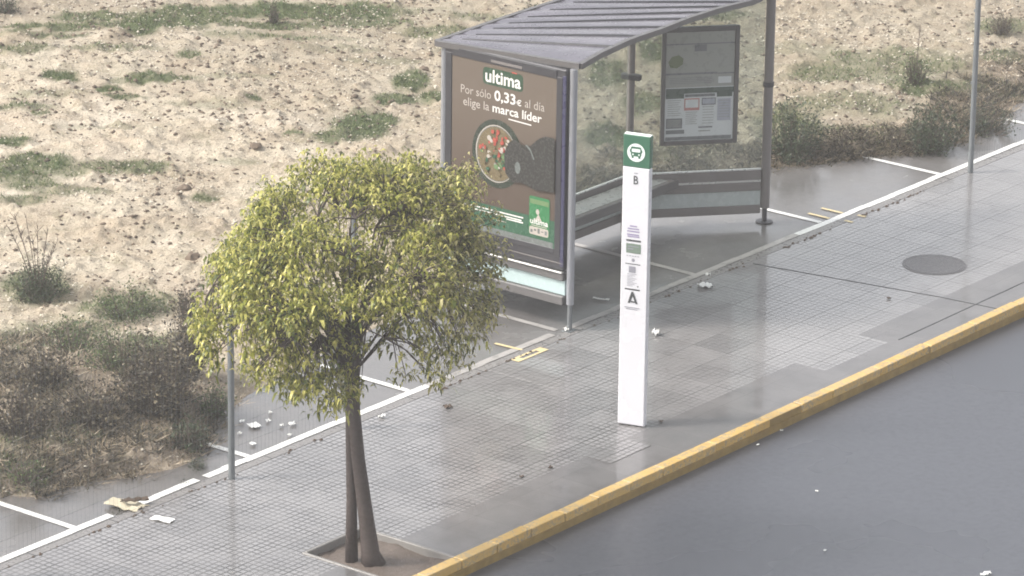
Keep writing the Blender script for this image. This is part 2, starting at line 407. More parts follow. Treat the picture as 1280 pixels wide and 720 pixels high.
def litter_at(x, y):
    e = np.interp(x, EX, EY); wob = fbm(x, y, 1.3, 44, 4)-.5
    near = np.clip((1.6-(y-e)+1.6*wob)/.7, 0, 1)*np.clip((3.8-x)/.8, 0, 1)
    near = np.maximum(near, .8*np.clip((1.2-np.hypot((x-2.2)/1.5, (y-3.0)/1.5)+wob)/.4, 0, 1))
    far = np.clip((1.05-(y-e)+1.2*wob)/.45, 0, 1)*np.clip((x-8)/1, 0, 1)
    return np.clip(np.maximum(near, far), 0, 1)

def grow(a, b, step, outer):
    c = list(np.arange(a, b, step)); lo = []; hi = []; s = step; v = a
    while v > -outer: s *= 1.35; v -= s; lo.append(v)
    s = step; v = c[-1]
    while v < outer: s *= 1.35; v += s; hi.append(v)
    return np.array(lo[::-1]+c+hi)
xs = grow(-3.5, 23, .036, 900)
ys = np.concatenate([np.arange(.25, 7, .036), np.arange(7, 15, .055)]); s_ = .055; v_ = ys[-1]; ex = []
while v_ < 900: s_ *= 1.35; v_ += s_; ex.append(v_)
ys = np.concatenate([ys, ex])
GX, GY = np.meshgrid(xs, ys, indexing='ij'); GZ = height(GX, GY)
nx, ny = GX.shape; idx = np.arange(nx*ny).reshape(nx, ny)
Fq = np.stack([idx[:-1, :-1], idx[1:, :-1], idx[1:, 1:], idx[:-1, 1:]], -1).reshape(-1, 4)
terr = fast_mesh('terrain', np.stack([GX, GY, GZ], -1).reshape(-1, 3), Fq, [M['terrain']], smooth=True)
for nm, fn in (('green', green_at), ('litter', litter_at)):
    a = terr.data.attributes.new(nm, 'FLOAT', 'POINT'); a.data.foreach_set('value', fn(GX, GY).ravel().astype(np.float32))
tag(terr, kind='structure')

def sheet(name, rects, z, mat, kind='structure'):
    mb = MB()
    for (x0, x1, y0, y1) in rects: mb.poly([(x0, y0, z), (x1, y0, z), (x1, y1, z), (x0, y1, z)], mat)
    o = mb.build(name); tag(o, kind=kind); return o
sheet('ground', [(-900, 900, -900, 900)], -.40, M['soil'])
sheet('road', [(-900, 900, -12, -2.965)], -.13, M['road'])
sheet('asphalt_lot', [(-900, 900, -.03, 6)], -.022, M['lot'])
# pavement with a hole for the tree pit
PX0, PX1, PY0, PY1 = .78, 1.56, -2.856, -1.81
LP = -2.235
sheet('pavement', [(-900, PX0, LP, -.15), (PX1, 900, LP, -.15), (PX0, PX1, PY1, -.15), (7.41, 8.47, -2.58, LP)], 0, M['pave'])
sheet('pavement_strip', [(-900, PX0, -2.856, LP), (PX1, 7.41, -2.856, LP), (8.47, 900, -2.856, LP), (7.41, 8.47, -2.856, -2.58)], 0, M['pave_plain'])
mb = MB(); mb.box((0, -.092, -.06), (300, .112, .125), M['edging'], bev=.006)
for i in range(-20, 40): mb.box((i*1.0+.3, -.092, .0032), (.008, .112, .001), M['ink'])
tag(mb.build('pavement_edging'), kind='structure')
tag((lambda m_: (m_.box((0, -12.5, -.07), (900, 1, .13), M['edging']), m_.box((0, -20, -.2), (900, 14, .35), M['pave_plain']), m_.build('far_pavement'))[2])(MB()), kind='structure')

# far pavement seam and stud patch near the totem
mb = MB(); mb.bar((9.58, -.2, .002), (9.93, -2.2, .002), .014, .003, M['ink']); mb.bar((9.93, -2.2, .002), (10.0, -2.855, .002), .012, .003, M['ink'])
mb.bar((8.6, -2.62, .002), (11.6, -2.60, .002), .012, .003, M['ink'])
tag(mb.build('pavement_joint'), kind='structure')
sheet('pavement_patch', [(4.15, 4.75, -2.52, -2.26)], .004, M['pave'])

# ------------------------------------------------------------------ kerb: each stone, slightly out of line
mb = MB(); x = -14.0; R2 = random.Random(3)
while x < 26:
    L = .47 if x < 4.2 else R2.choice([.5, .8, .85, .5])
    dy = R2.uniform(-.007, .007)-.003; dz = R2.uniform(-.008, .004)-.004; rz = R2.uniform(-.014, .014)
    Mr = Matrix.Rotation(rz, 3, 'Z')
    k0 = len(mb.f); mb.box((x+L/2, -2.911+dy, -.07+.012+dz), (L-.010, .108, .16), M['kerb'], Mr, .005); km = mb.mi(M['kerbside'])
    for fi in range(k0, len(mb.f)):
        if all(mb.v[i][1] < -2.911-.042 and mb.v[i][2] < .006 for i in mb.f[fi]): mb.m[fi] = km  # road-side faces get the yellow with shade painted in
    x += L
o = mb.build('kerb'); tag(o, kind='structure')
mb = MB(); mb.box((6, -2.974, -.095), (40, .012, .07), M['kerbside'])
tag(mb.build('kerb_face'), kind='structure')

# ------------------------------------------------------------------ road markings on the lot
mb = MB(); zl = -.016
def seg(x0, x1, mat, y0=.0, wd=.085):
    n = max(1, int((x1-x0)/.25)); R3 = random.Random(int(x0*100))
    for i in range(n):
        a = x0+(x1-x0)*i/n; c = x0+(x1-x0)*(i+1)/n; j = R3.uniform(-.006, .006)
        mb.poly([(a, y0-wd/2+j, zl), (c, y0-wd/2+j, zl), (c, y0+wd/2+j, zl), (a, y0+wd/2+j, zl)], mat)
for a, c, mt in ((-8, .42, 'line'), (.72, 1.52, 'line'), (1.62, 4.7, 'line'), (4.7, 6.6, 'linefade'), (6.8, 10.7, 'linefade'), (10.7, 30, 'line')): seg(a, c, M[mt], .045)
for i in range(-3, 12):
    X = 2.239*i; e = 2.4 if i < 6 else 2.6
    mt = 'linefade' if i in (3, 4) else 'line'
    w_ = .035
    mb.poly([(X-w_, .09, zl), (X+w_, .09, zl), (X+w_, e, zl), (X-w_, e, zl)], M[mt])
for X in (11.36, 11.6): mb.poly([(X-.022, .09, zl+.003), (X+.022, .09, zl+.003), (X+.022, .36, zl+.003), (X-.022, .36, zl+.003)], M['lineyel'])
mb.poly([(6.03, -.03, zl+.003), (6.07, -.03, zl+.003), (6.05, .30, zl+.003), (6.01, .30, zl+.003)], M['lineyel'])
tag(mb.build('lot_markings'), kind='structure')
mb = MB(); zz = .0055
for (x0, x1, y0, y1) in ((5.72, 6.18, -.235, -.205), (5.72, 6.18, -.16, -.13), (5.72, 5.82, -.205, -.16), (6.08, 6.18, -.205, -.16)):
    mb.poly([(x0, y0, zz), (x1, y0, zz), (x1, y1, zz), (x0, y1, zz)], M['lineyel'])
for X in (11.36, 11.6): mb.poly([(X-.022, -.20, zz), (X+.022, -.20, zz), (X+.022, -.1, zz), (X-.022, -.1, zz)], M['lineyel'])
tag(mb.build('edge_markings'), kind='structure')

# manhole: cover in its rim
mc = at(1168, 331)
t = empty('manhole_cover', (mc[0], mc[1], 0), 'round dark iron manhole cover set in the grey pavement right of the bus shelter', 'manhole cover')
mb = MB(); n = 40
def ring(mb, c, r0, r1, z, mat):
    vs = []; fs = []
    for k in range(n):
        a = 2*math.pi*k/n
        vs += [(c[0]+r0*math.cos(a), c[1]+r0*math.sin(a), z), (c[0]+r1*math.cos(a), c[1]+r1*math.sin(a), z)]
    for k in range(n): j = (k+1) % n; fs.append((2*k, 2*k+1, 2*j+1, 2*j))
    mb.mesh(vs, fs, mat)
ring(mb, mc, .30, .325, .0045, M['manhole']); mb.build('rim', t)
mb = MB(); mb.tube([(mc[0], mc[1], -.05), (mc[0], mc[1], .004)], .295, M['manhole'], 40)
mb.build('cover', t)

# ------------------------------------------------------------------ tree pit
mb = MB(); nx_ = 22
t = empty('tree_pit', ((PX0+PX1)/2, (PY0+PY1)/2, -.1), 'sunken square tree pit of brown soil at the foot of the street tree', 'tree pit')
vs = []; fs = []
for i in range(nx_+1):
    for j in range(nx_+1):
        x = PX0+(PX1-PX0)*i/nx_; y = PY0+(PY1-PY0)*j/nx_
        z = -.055+.03*mn.noise(Vector((x*5, y*5, 0)))+.012*mn.noise(Vector((x*19, y*19, 2)))+.03*math.exp(-((x-1.02)**2+(y+2.26)**2)/.03)
        vs.append((x, y, z))
for i in range(nx_):
    for j in range(nx_): a = i*(nx_+1)+j; fs.append((a, a+nx_+1, a+nx_+2, a+1))
mb.mesh(vs, fs, M['soil']); mb.build('soil', t, smooth=True)
mb = MB(); e = .035
for (x0, x1, y0, y1) in ((PX0-.0, PX0+e, PY0, PY1), (PX1-e, PX1, PY0, PY1), (PX0+e, PX1-e, PY1-e, PY1)):
    mb.box(((x0+x1)/2, (y0+y1)/2, -.045), (x1-x0-.003, y1-y0-.003, .11), M['pitrim'], bev=.006)
mb.build('rim', t)

# ------------------------------------------------------------------ the street tree
TB = np.array([1.04, -2.28, 0]); R3v = np.array([_r[0], _r[1], 0]); D3v = np.array([dv2[0], dv2[1], 0])
def tl(u, dpt, z): return TB+R3v*u+D3v*dpt+np.array([0, 0, z])     # u: right, dpt: away, z: up
tree = empty('street_tree', (1.04, -2.28, -.05), 'small street tree with a round yellow-green crown standing in the pavement pit', 'tree')
mb = MB()
mb.tube([tl(.08, 0, -.06), tl(.055, 0, .05), tl(.02, 0, .35), tl(-.05, 0, .9), tl(-.09, 0, 1.35), tl(-.10, 0, 1.7), tl(-.11, 0, 2.0)], [.108, .080, .066, .058, .056, .064, .075], M['trunk'], 12)
mb.tube([tl(-.105, .03, -.06), tl(-.105, .03, .5), tl(-.115, .02, 1.1), tl(-.115, .0, 1.6), tl(-.13, 0, 1.95)], [.056, .044, .040, .044, .055], M['trunk'], 10)
mb.build('trunk', tree, smooth=True)
RT = random.Random(11)
LOBES = [(-.10, 0, 2.60, 1.08, 1.05, .82, 1050, -12), (-.90, -.1, 2.16, .50, .6, .54, 330, -60), (-.62, -.1, 2.45, .6, .7, .6, 160, -30), (.60, 0, 2.34, .50, .6, .56, 230, -50), (-.50, -.4, 1.98, .42, .42, .36, 150, -80),
         (.30, -.35, 2.0, .36, .4, .34, 34, -60), (-.1, .5, 2.2, .9, .6, .5, 70, -40), (.55, .2, 2.85, .52, .6, .55, 170, 0), (-.35, -.6, 2.5, .7, .55, .55, 240, -10), (-.32, -.5, 1.72, .30, .25, .20, 60, -80), (.12, -.3, 1.86, .3, .3, .22, 40, -80), (.48, -.1, 1.92, .32, .4, .28, 45, -80), (-.65, .1, 2.9, .3, .4, .25, 30, 0), (.15, 0, 3.2, .45, .5, .14, 40, 0)]
tips = []
for (u, dd, z, a, c, h, cnt, lo) in LOBES:
    k = 0
    while k < cnt:
        v = Vector((RT.gauss(0, 1), RT.gauss(0, 1), RT.gauss(0, 1))).normalized()
        if math.degrees(math.asin(v.z)) < lo: continue
        q = v*RT.uniform(.62, 1.0)**.5
        nz = mn.noise(Vector((v.x*2.2+u*3, v.y*2.2, v.z*2.2+z)))
        q = q*(1+.30*nz+.10*mn.noise(Vector((v.x*6, v.y*6+u*5, v.z*6))))
        if nz < -.17 and RT.random() < .92: k += .5; continue
        T_ = tl(u+q.x*a, dd+q.y*c, z+q.z*h); vv = T_-CAM; zc_ = vv@_d; hx_ = 640+1000*F*(vv@RV)/zc_; hy_ = 360-1000*F*(vv@UV)/zc_; k += 1
        if ((hx_-452)/72)**2+((hy_-432)/44)**2 < 1 and RT.random() < .62: continue
        if ((hx_-500)/60)**2+((hy_-470)/30)**2 < 1 and RT.random() < .5: continue
        tips.append((T_, v))
fork = tl(-.11, 0, 1.95)
mb = MB()
ends = []
for i in range(48):
    el = math.radians(RT.uniform(2, 78)); az = 2*math.pi*i*.618; Rr = RT.uniform(.75, 1.05)
    e = tl(-.2+Rr*1.1*math.cos(az)*math.cos(el), Rr*1.0*math.sin(az)*math.cos(el), 2.15+Rr*1.05*math.sin(el))
    st = fork+np.array([RT.uniform(-.03, .03), RT.uniform(-.03, .03), RT.uniform(-.35, .05)])
    mid = st*.55+e*.45+np.array([RT.uniform(-.06, .06), RT.uniform(-.06, .06), .06]); m2 = st*.25+e*.75+np.array([RT.uniform(-.08, .08)]*3)
    r = RT.uniform(.007, .020); mb.tube([st, mid, m2, e], [r, r*.7, r*.45, r*.2], M['trunk'], 6); ends += [mid, m2, e]
for (tp, v) in tips[::2]:
    q = min(ends, key=lambda a: np.sum((a-tp)**2)); md = (q+tp)/2+np.array([0, 0, .04]); mb.tube([q, md, tp], [.007, .005, .003], M['trunk'], 4, False)
mb.build('branches', tree, smooth=True)
LV = []; LF = []; LM = []
def T0u(p): return float(np.dot(np.array(p)-TB, R3v))
for (tp, v) in tips:
    sz = RT.uniform(.8, 1.2)
    for k in range(RT.randint(10, 19)):
        a = RT.uniform(0, 2*math.pi); outw = Vector((math.cos(a), math.sin(a), RT.uniform(-.2, .7)))+v*.5; outw.normalize()
        L = RT.uniform(.04, .088)*sz; W = L*RT.uniform(.10, .17)
        p0 = Vector(tp)+Vector((RT.gauss(0, .045), RT.gauss(0, .045), RT.gauss(0, .05)))
        side = outw.cross(Vector((0, 0, 1)));
        if side.length < .1: side = Vector((1, 0, 0))
        side.normalize(); side = (side+Vector((0, 0, RT.uniform(-.5, .5)))).normalized()
        drop = Vector((0, 0, -1)); p1 = p0+outw*L*.45+Vector((0, 0, L*.12)); p2 = p1+outw*L*.3+drop*L*RT.uniform(.15, .5); p3 = p2+outw*L*.08+drop*L*RT.uniform(.2, .45)
        n0 = len(LV)
        LV += [p0, p1-side*W, p1+side*W, p2-side*W*.8, p2+side*W*.8, p3]
        dryl = 1 if (T0u(tp)+RT.gauss(0, .5)) > .75 else 0; LM += [dryl]*3
        LF += [(n0, n0+1, n0+2, n0+2), (n0+1, n0+3, n0+4, n0+2), (n0+3, n0+5, n0+4, n0+4)]
off = Vector(tree.location)
me = bpy.data.meshes.new('foliage'); me.from_pydata([v-off for v in LV], [], [f if f[2] != f[3] else f[:3] for f in LF]); me.materials.append(M['leaf']); me.materials.append(M['leafdry']); me.polygons.foreach_set('material_index', LM)
me.polygons.foreach_set('use_smooth', [True]*len(me.polygons)); me.update()
o = bpy.data.objects.new('foliage', me); COL.objects.link(o); o.parent = tree

# ------------------------------------------------------------------ drawing of flat graphics
def text_geo(txt, bold=0.0):
    cu = bpy.data.curves.new('t', 'FONT'); cu.body = txt; cu.size = 1; cu.offset = bold; cu.resolution_u = 3
    ob = bpy.data.objects.new('t', cu); COL.objects.link(ob); dg = bpy.context.evaluated_depsgraph_get(); dg.update()
    me = bpy.data.meshes.new_from_object(ob.evaluated_get(dg))
    vs = [(v.co.x, v.co.y) for v in me.vertices]; fs = [tuple(p.vertices) for p in me.polygons]
    bpy.data.objects.remove(ob); bpy.data.curves.remove(cu); bpy.data.meshes.remove(me); return vs, fs
class Flat:
    """graphics on a plane: origin, unit vectors for right and up, outward normal"""
    def __init__(s, mb, o, r, u): s.mb = mb; s.o = Vector(o); s.r = Vector(r).normalized(); s.u = Vector(u).normalized(); s.n = s.r.cross(s.u); s.k = 0
    def pt(s, x, y, l): return s.o+s.r*x+s.u*y+s.n*(.0015*l)
    def poly(s, pts, mat, l=1): s.mb.poly([s.pt(x, y, l) for x, y in pts], mat)
    def rect(s, x0, y0, x1, y1, mat, l=1): s.poly([(x0, y0), (x1, y0), (x1, y1), (x0, y1)], mat, l)
    def ell(s, cx, cy, a, c, mat, l=1, n=36, rot=0): s.poly([(cx+a*math.cos(t)*math.cos(rot)-c*math.sin(t)*math.sin(rot), cy+a*math.cos(t)*math.sin(rot)+c*math.sin(t)*math.cos(rot)) for t in [2*math.pi*k/n for k in range(n)]], mat, l)
    def rrect(s, x0, y0, x1, y1, r, mat, l=1):
        pts = []
        for cx, cy, a0 in ((x1-r, y1-r, 0), (x0+r, y1-r, 90), (x0+r, y0+r, 180), (x1-r, y0+r, 270)):
            for k in range(6): t = math.radians(a0+18*k); pts.append((cx+r*math.cos(t), cy+r*math.sin(t)))
        s.poly(pts, mat, l)
    def text(s, txt, x0, x1, y, h, mat, l=2, bold=0.0, curve=0):
        vs, fs = text_geo(txt, bold); xa = min(v[0] for v in vs); xb = max(v[0] for v in vs); sx = (x1-x0)/(xb-xa); sy = h/.7
        out = []
        for v in vs:
            X = x0+(v[0]-xa)*sx; q = (X-x0)/(x1-x0)*2-1
            out.append(s.pt(X, y+v[1]*sy+curve*(1-q*q), l))
        s.mb.mesh(out, fs, mat)

def flatmat(name, c, rough=.35, var=.04, scale=5): return plain(name, c, rough, 0, var, scale)
# ------------------------------------------------------------------ bus totem
A = np.array([4.995, -1.955]); B = np.array([5.065, -2.205]); WT = float(np.linalg.norm(B-A)); rr = np.append((B-A)/WT, 0)
bk = np.array([-rr[1], rr[0], 0]);                       # away from the face
if bk[0] < 0: bk = -bk
t = empty('bus_stop_totem', (*((A+B)/2), 0), 'tall slim white bus stop totem with green top and bus symbol, standing mid-pavement', 'bus stop sign')
DT = .07; HT = 2.76
Mt = Matrix((Vector(rr), Vector(bk), Vector((0, 0, 1)))).transposed()
cc = np.append((A+B)/2, 0)+bk*DT/2
mb = MB(); mb.box(cc+np.array([0, 0, 1.235]), (WT, DT, 2.45), M['white'], Mt, .008); mb.build('panel', t)
mb = MB(); mb.box(cc+np.array([0, 0, 2.46+.15]), (WT, DT, .30), M['tgreen'], Mt, .006)
mb.box(cc+np.array([0, 0, 2.7615]), (WT-.01, DT-.01, .006), M['twhite'], Mt)
fl = Flat(mb, np.array([A[0], A[1], 0])-bk*.001, rr, (0, 0, 1))
fl.ell(.125, 2.60, .085, .085, M['twhite'], 1)
fl.rrect(.075, 2.565, .175, 2.655, .014, M['tgreen'], 2); fl.rrect(.085, 2.605, .165, 2.636, .006, M['twhite'], 3)
fl.rrect(.066, 2.60, .074, 2.63, .003, M['tgreen'], 2); fl.rrect(.176, 2.60, .184, 2.63, .003, M['tgreen'], 2)
fl.rect(.083, 2.548, .103, 2.566, M['tgreen'], 2); fl.rect(.147, 2.548, .167, 2.566, M['tgreen'], 2)
fl.ell(.096, 2.582, .008, .008, M['twhite'], 3, 12); fl.ell(.154, 2.582, .008, .008, M['twhite'], 3, 12)
mb.build('green_header', t)
mb = MB(); fl = Flat(mb, np.array([A[0], A[1], 0])-bk*.001, rr, (0, 0, 1))
fl.rect(.11, 2.405, .145, 2.412, M['greyink']); fl.text('B', .107, .150, 2.305, .08, M['ink'], 1, .01); mb.build('stop_letter', t)
mb = MB(); fl = Flat(mb, np.array([A[0], A[1], 0])-bk*.001, rr, (0, 0, 1))
for z, a, c in ((1.91, .08, .15), (1.885, .06, .17), (1.86, .055, .175), (1.83, .055, .17), (1.812, .06, .175)): fl.rect(a, z-.006, c, z+.006, M['mauveink'])
fl.rect(.05, 1.765, .19, 1.782, M['ink']); fl.rect(.05, 1.655, .19, 1.745, M['sageink']); fl.rect(.065, 1.69, .12, 1.70, M['greyink'], 2); fl.rect(.065, 1.715, .17, 1.722, M['greyink'], 2)
for k in range(5): fl.rect(.055+k*.026, 1.625, .072+k*.026, 1.632, M['greyink'])
fl.ell(.12, 1.59, .016, .016, M['greyink'], 1, 12)
fl.rect(.045, 1.548, .19, 1.556, M['ink']); fl.rect(.08, 1.47, .145, 1.53, M['greyink'])
for k in range(9): fl.rect(.065, 1.455-k*.014, .16-.02*(k % 3), 1.459-k*.014, M['greyink'])
fl.ell(.17, 1.345, .007, .007, M['ink'], 1, 10); fl.rect(.045, 1.305, .19, 1.318, M['ink'])
mb.build('notice', t)
mb = MB(); fl = Flat(mb, np.array([A[0], A[1], 0])-bk*.001, rr, (0, 0, 1)); fl.poly([(.075, 1.18), (.098, 1.18), (.127, 1.262), (.116, 1.29), (.110, 1.29)], M['ink']); fl.poly([(.118, 1.29), (.128, 1.29), (.172, 1.18), (.150, 1.18), (.118, 1.262)], M['ink'], 2)
fl.poly([(.10, 1.205), (.15, 1.20), (.143, 1.19), (.11, 1.188)], M['ink'], 3)
fl.rect(.045, 1.135, .19, 1.142, M['greyink']); fl.rect(.06, 1.12, .17, 1.126, M['greyink'])
mb.build('emblem', t)

# ------------------------------------------------------------------ bus shelter
SH = empty('bus_shelter', (8.5, .8, 0), 'glass bus shelter with a dark ribbed roof and a lit-size advertising panel on its left end', 'bus shelter')
SH['label'] = 'glass bus shelter with dark ribbed roof, bench and advertising panel, standing behind the white totem'
XP = 6.75; Y0 = 1.50
def post(pts, r, mat=M['steel'], nm='post'):
    mb = MB(); mb.tube(pts, r, mat, 14); return mb.build(nm, SH, smooth=False)
mb = MB(); mb.tube([(XP, -.045, .27), (XP, -.045, 2.62)], .037, M['steel'], 16); mb.tube([(XP, -.045, 0), (XP, -.045, .27)], .024, M['galv'], 12); mb.box((XP, -.045, .003), (.12, .10, .012), M['galv']); mb.build('post', SH)
mb = MB(); mb.tube([(XP, Y0+.03, .0), (XP, Y0+.03, 2.55)], .037, M['steel'], 16); mb.build('post', SH)
fp = (10.83, .55)
mb = MB(); mb.tube([(*fp, .14), (*fp, 2.60)], .05, M['rail'], 16); mb.tube([(*fp, -.02), (*fp, .14)], .026, M['dark'], 12); mb.tube([(*fp, -.02), (*fp, -.008)], .09, M['dark'], 20)
mb.tube([(*fp, 1.45), (*fp, 1.5)], .058, M['dark'], 12); mb.build('post', SH)
cx = (9.73, 1.5)
mb = MB(); mb.tube([(*cx, 0), (*cx, 2.6)], .042, M['rail'], 14); mb.box((cx[0]-.02, cx[1]-.02, 1.62), (.05, .22, .07), M['dark'], Matrix.Rotation(.3, 3, 'Z'), .015); mb.build('post', SH)

# advertising panel
ad = MB(); yc = (Y0+.0)/2; wy = Y0-.012
ad.box((XP, yc, .30), (.11, wy, .09), M['mid'], bev=.008); ad.box((XP, yc, .545), (.11, wy, .085), M['mid'], bev=.008)
ad.box((XP+.01, yc, 1.605), (.12, wy, 2.01), M['dark'], bev=.012)
adp = ad.build('advertising_panel', SH)
def sub(mb, nm, par):
    o = mb.build(nm); o.parent = par
    o.data.transform(Matrix.Translation(-Vector(SH.location))); return o
mb = MB(); mb.box((XP, yc, .425), (.03, wy-.01, .15), M['strip']); sub(mb, 'frosted_strip', adp)
mb = MB(); mb.box((XP-.062, yc, .592), (.035, wy, .014), M['ledge'], bev=.003); mb.box((XP-.055, yc-.1, .68), (.012, wy-.2, .008), M['rail']); sub(mb, 'ledge', adp)
mb = MB(); xf = XP-.052
for (a, c, z0, z1) in ((.045, .115, .74, 2.53), (1.40, 1.475, .74, 2.53)): mb.box((xf, (a+c)/2, (z0+z1)/2), (.016, c-a, z1-z0), M['dark'], bev=.003)
mb.box((xf-.001, .0225, 1.6), (.014, .04, 1.9), M['indigo'], bev=.003)
mb.box((xf, .757, 2.55), (.016, 1.28, .085), M['dark'], bev=.003); mb.box((xf, .757, .785), (.016, 1.28, .05), M['dark'], bev=.003)
mb.box((xf-.009, .72, 2.54), (.008, .38, .024), M['rail']); sub(mb, 'frame', adp)
mb = MB(); fl = Flat(mb, (XP-.0515, 1.40, 0), (0, -1, 0), (0, 0, 1)); PW = 1.285
pm = NB('poster_brown_print', .22, .5); X, Y, Z = pm.sep()
cA = pm.mix(pm.ramp(Z, .9, 2.3), (.075, .054, .043), (.13, .105, .084)); pm.col(pm.mix(pm.ramp(pm.noise(1.6, 4), .3, .7, 0, .3), cA, (.11, .085, .07)))
PB = pm.mat
pg = flatmat('poster_dark_green_print', (.035, .10, .06), .25); pg2 = flatmat('poster_bowl_print', (.035, .045, .035), .25); pblk = flatmat('poster_black_fur_print', (.040, .040, .038), .25, .12, 18)
pw = flatmat('poster_white_print', (.68, .66, .63), .25); pw2 = flatmat('poster_cream_print', (.42, .38, .34), .25); prd = flatmat('poster_red_print', (.36, .08, .06), .25)
pfd = flatmat('poster_pasta_print', (.15, .12, .07), .25, .5, 40); pbag = flatmat('poster_green_bag_print', (.04, .17, .07), .25); plog = flatmat('poster_logo_green_print', (.03, .065, .04), .25)
pgl = flatmat('poster_light_green_print', (.13, .21, .10), .25); pgry = flatmat('poster_grey_print', (.14, .155, .15), .25, .2, 12)
fl.rect(0, .80, PW, 2.515, PB, 0)
def pu(x): return (x-573)/124.*1.285
# logo
fl.rrect(pu(610), 2.295, pu(657.5), 2.465, .04, plog, 1); fl.text('ultima', pu(613), pu(655), 2.325, .125, pw, 2, .02)
fl.poly([(pu(644), 2.462), (pu(651), 2.462), (pu(650), 2.474), (pu(645), 2.478)], prd, 3)
fl.text('Por sólo', pu(584), pu(620), 2.155, .085, pw2, 2, .0); fl.text('0,33', pu(624), pu(649), 2.155, .10, pw, 2, .02); fl.text('€', pu(650), pu(656), 2.155, .055, pw, 2, .02); fl.text('al día', pu(660), pu(683), 2.155, .085, pw2, 2, .0)
fl.text('elige la', pu(587), pu(618), 2.035, .085, pw2, 2, .005); fl.text('marca líder', pu(622), pu(680), 2.035, .085, pw, 2, .016)
fl.poly([(pu(641), 1.992), (pu(668), 1.984), (pu(668), 1.996), (pu(641), 2.004)], pw, 2)
# bowl of food and the black head at it
bx, bz = pu(628), 1.62
fl.ell(bx, bz, .31, .345, pg2, 1); fl.ell(bx-.01, bz, .253, .289, pw2, 2); fl.ell(bx-.006, bz, .246, .28, pgry, 2.5); fl.ell(bx-.004, bz, .24, .272, pfd, 3)
RP = random.Random(5)
for k in range(110):
    a = RP.uniform(0, 6.28); r = RP.uniform(0, .21); X_, Z_ = bx+r*math.cos(a), bz+r*1.15*math.sin(a)
    top = Z_ > bz+.02 and X_ < bx+.16
    mt = RP.choice([prd, prd, pw2, pfd]) if top else RP.choice([pfd, pgl, pw2, pg, prd, pfd])
    fl.ell(X_, Z_, RP.uniform(.01, .028), RP.uniform(.01, .034), mt, 4+k*.1, 9, RP.uniform(0, 3))
fl.poly([(bx+.10, bz+.02), (bx+.15, bz+.14), (bx+.22, bz+.20), (bx+.32, bz+.16), (bx+.42, bz+.17), (bx+.52, bz+.26), (bx+.60, bz+.30), (PW-.002, bz+.30), (PW-.002, bz-.24), (bx+.5, bz-.26), (bx+.32, bz-.22), (bx+.20, bz-.24), (bx+.12, bz-.16)], pblk, 15)
fl.poly([(bx+.36, bz+.165), (bx+.42, bz+.12), (bx+.46, bz+.04), (bx+.475, bz+.04), (bx+.435, bz+.13), (bx+.38, bz+.175)], pgry, 16)
fl.ell(bx+.27, bz-.08, .035, .06, pgry, 16, 14)
# green band, pack and small print
fl.rect(0, .80, PW, 1.085, pg, 1); fl.rect(0, .80, PW-.02, .865, pgry, 2)
fl.rrect(pu(667), .90, pu(691), 1.29, .02, pbag, 3); fl.rect(pu(668), 1.215, pu(690), 1.262, pgl, 4)
fl.ell(pu(677), 1.14, .022, .028, pw2, 4, 12); fl.poly([(pu(674), 1.055), (pu(682), 1.055), (pu(678), 1.12)], pw2, 4)
fl.text('ultima', pu(668.5), pu(689.5), 1.015, .055, pw, 5, .02); fl.rrect(pu(667.5), .905, pu(690), .985, .02, pw2, 4)
fl.rect(pu(670), .995, pu(688), 1.003, pw2, 4)
for k in range(5): fl.rect(pu(669+k*4.2), .925+.02*(k % 2), pu(671.5+k*4.2), .955+.01*(k % 3), pgry, 5)
for z, a, c in ((1.035, 578, 660), (1.005, 600, 658), (.985, 640, 660)): fl.poly([(pu(a), z), (pu(c), z), (pu(c), z+.014), (pu(a), z+.012)], pw, 3)
fl.rect(pu(628), .95, pu(640), .957, pw2, 3)
sub(mb, 'poster', adp)

# bench
mb = MB(); mb.box((8.45, 1.30, .475), (3.22, .34, .045), M['rail'], bev=.01); mb.bar((6.86, 1.135, .45), (10.09, 1.135, .45), .03, .095, M['mid'], .006)
bn = mb.build('bench', SH)
mb = MB(); mb.box((8.42, 1.31, .5), (3.1, .27, .012), M['seat']); sub(mb, 'seat', bn)
for X in (7.6, 9.55): mb = MB(); mb.box((X, 1.42, .23), (.04, .05, .46), M['mid'], bev=.006); sub(mb, 'leg', bn)

# glazed walls
def wall(nm, a, c, first):
    a = np.array(a); c = np.array(c); mb = MB()
    def br(z0, z1, th, mat, m_=mb): m_.bar((*a, (z0+z1)/2), (*c, (z0+z1)/2), th, z1-z0, mat, .004 if th > .03 else 0)
    br(.085, .175, .05, M['rail']); o = mb.build(nm, SH)
    for z0, z1 in ((.335, .425), (.45, .555), (2.50, 2.58)): m2 = MB(); br(z0, z1, .05, M['rail'], m2); sub(m2, 'rail', o)
    m2 = MB(); m2.bar((*a, .255), (*c, .255), .016, .158, M['strip2']); sub(m2, 'frosted_strip', o)
    m2 = MB(); m2.bar((*a, .4375), (*c, .4375), .02, .024, M['ledge']); sub(m2, 'ledge', o); m2 = MB(); m2.bar((*a, .562), (*c, .562), .03, .012, M['ledge']); sub(m2, 'ledge', o)
    k = 2
    for i in range(k):
        p = a+(c-a)*(i+.004)/k; q = a+(c-a)*(i+.996)/k
        m2 = MB(); m2.bar((*p, 1.535), (*q, 1.535), .010, 1.925, M['glass']); sub(m2, 'glass_pane', o)
    return o
wall('back_wall', (6.83, 1.5), (9.68, 1.5), True)
ew = wall('end_wall', (9.76, 1.47), (10.79, .585), False)

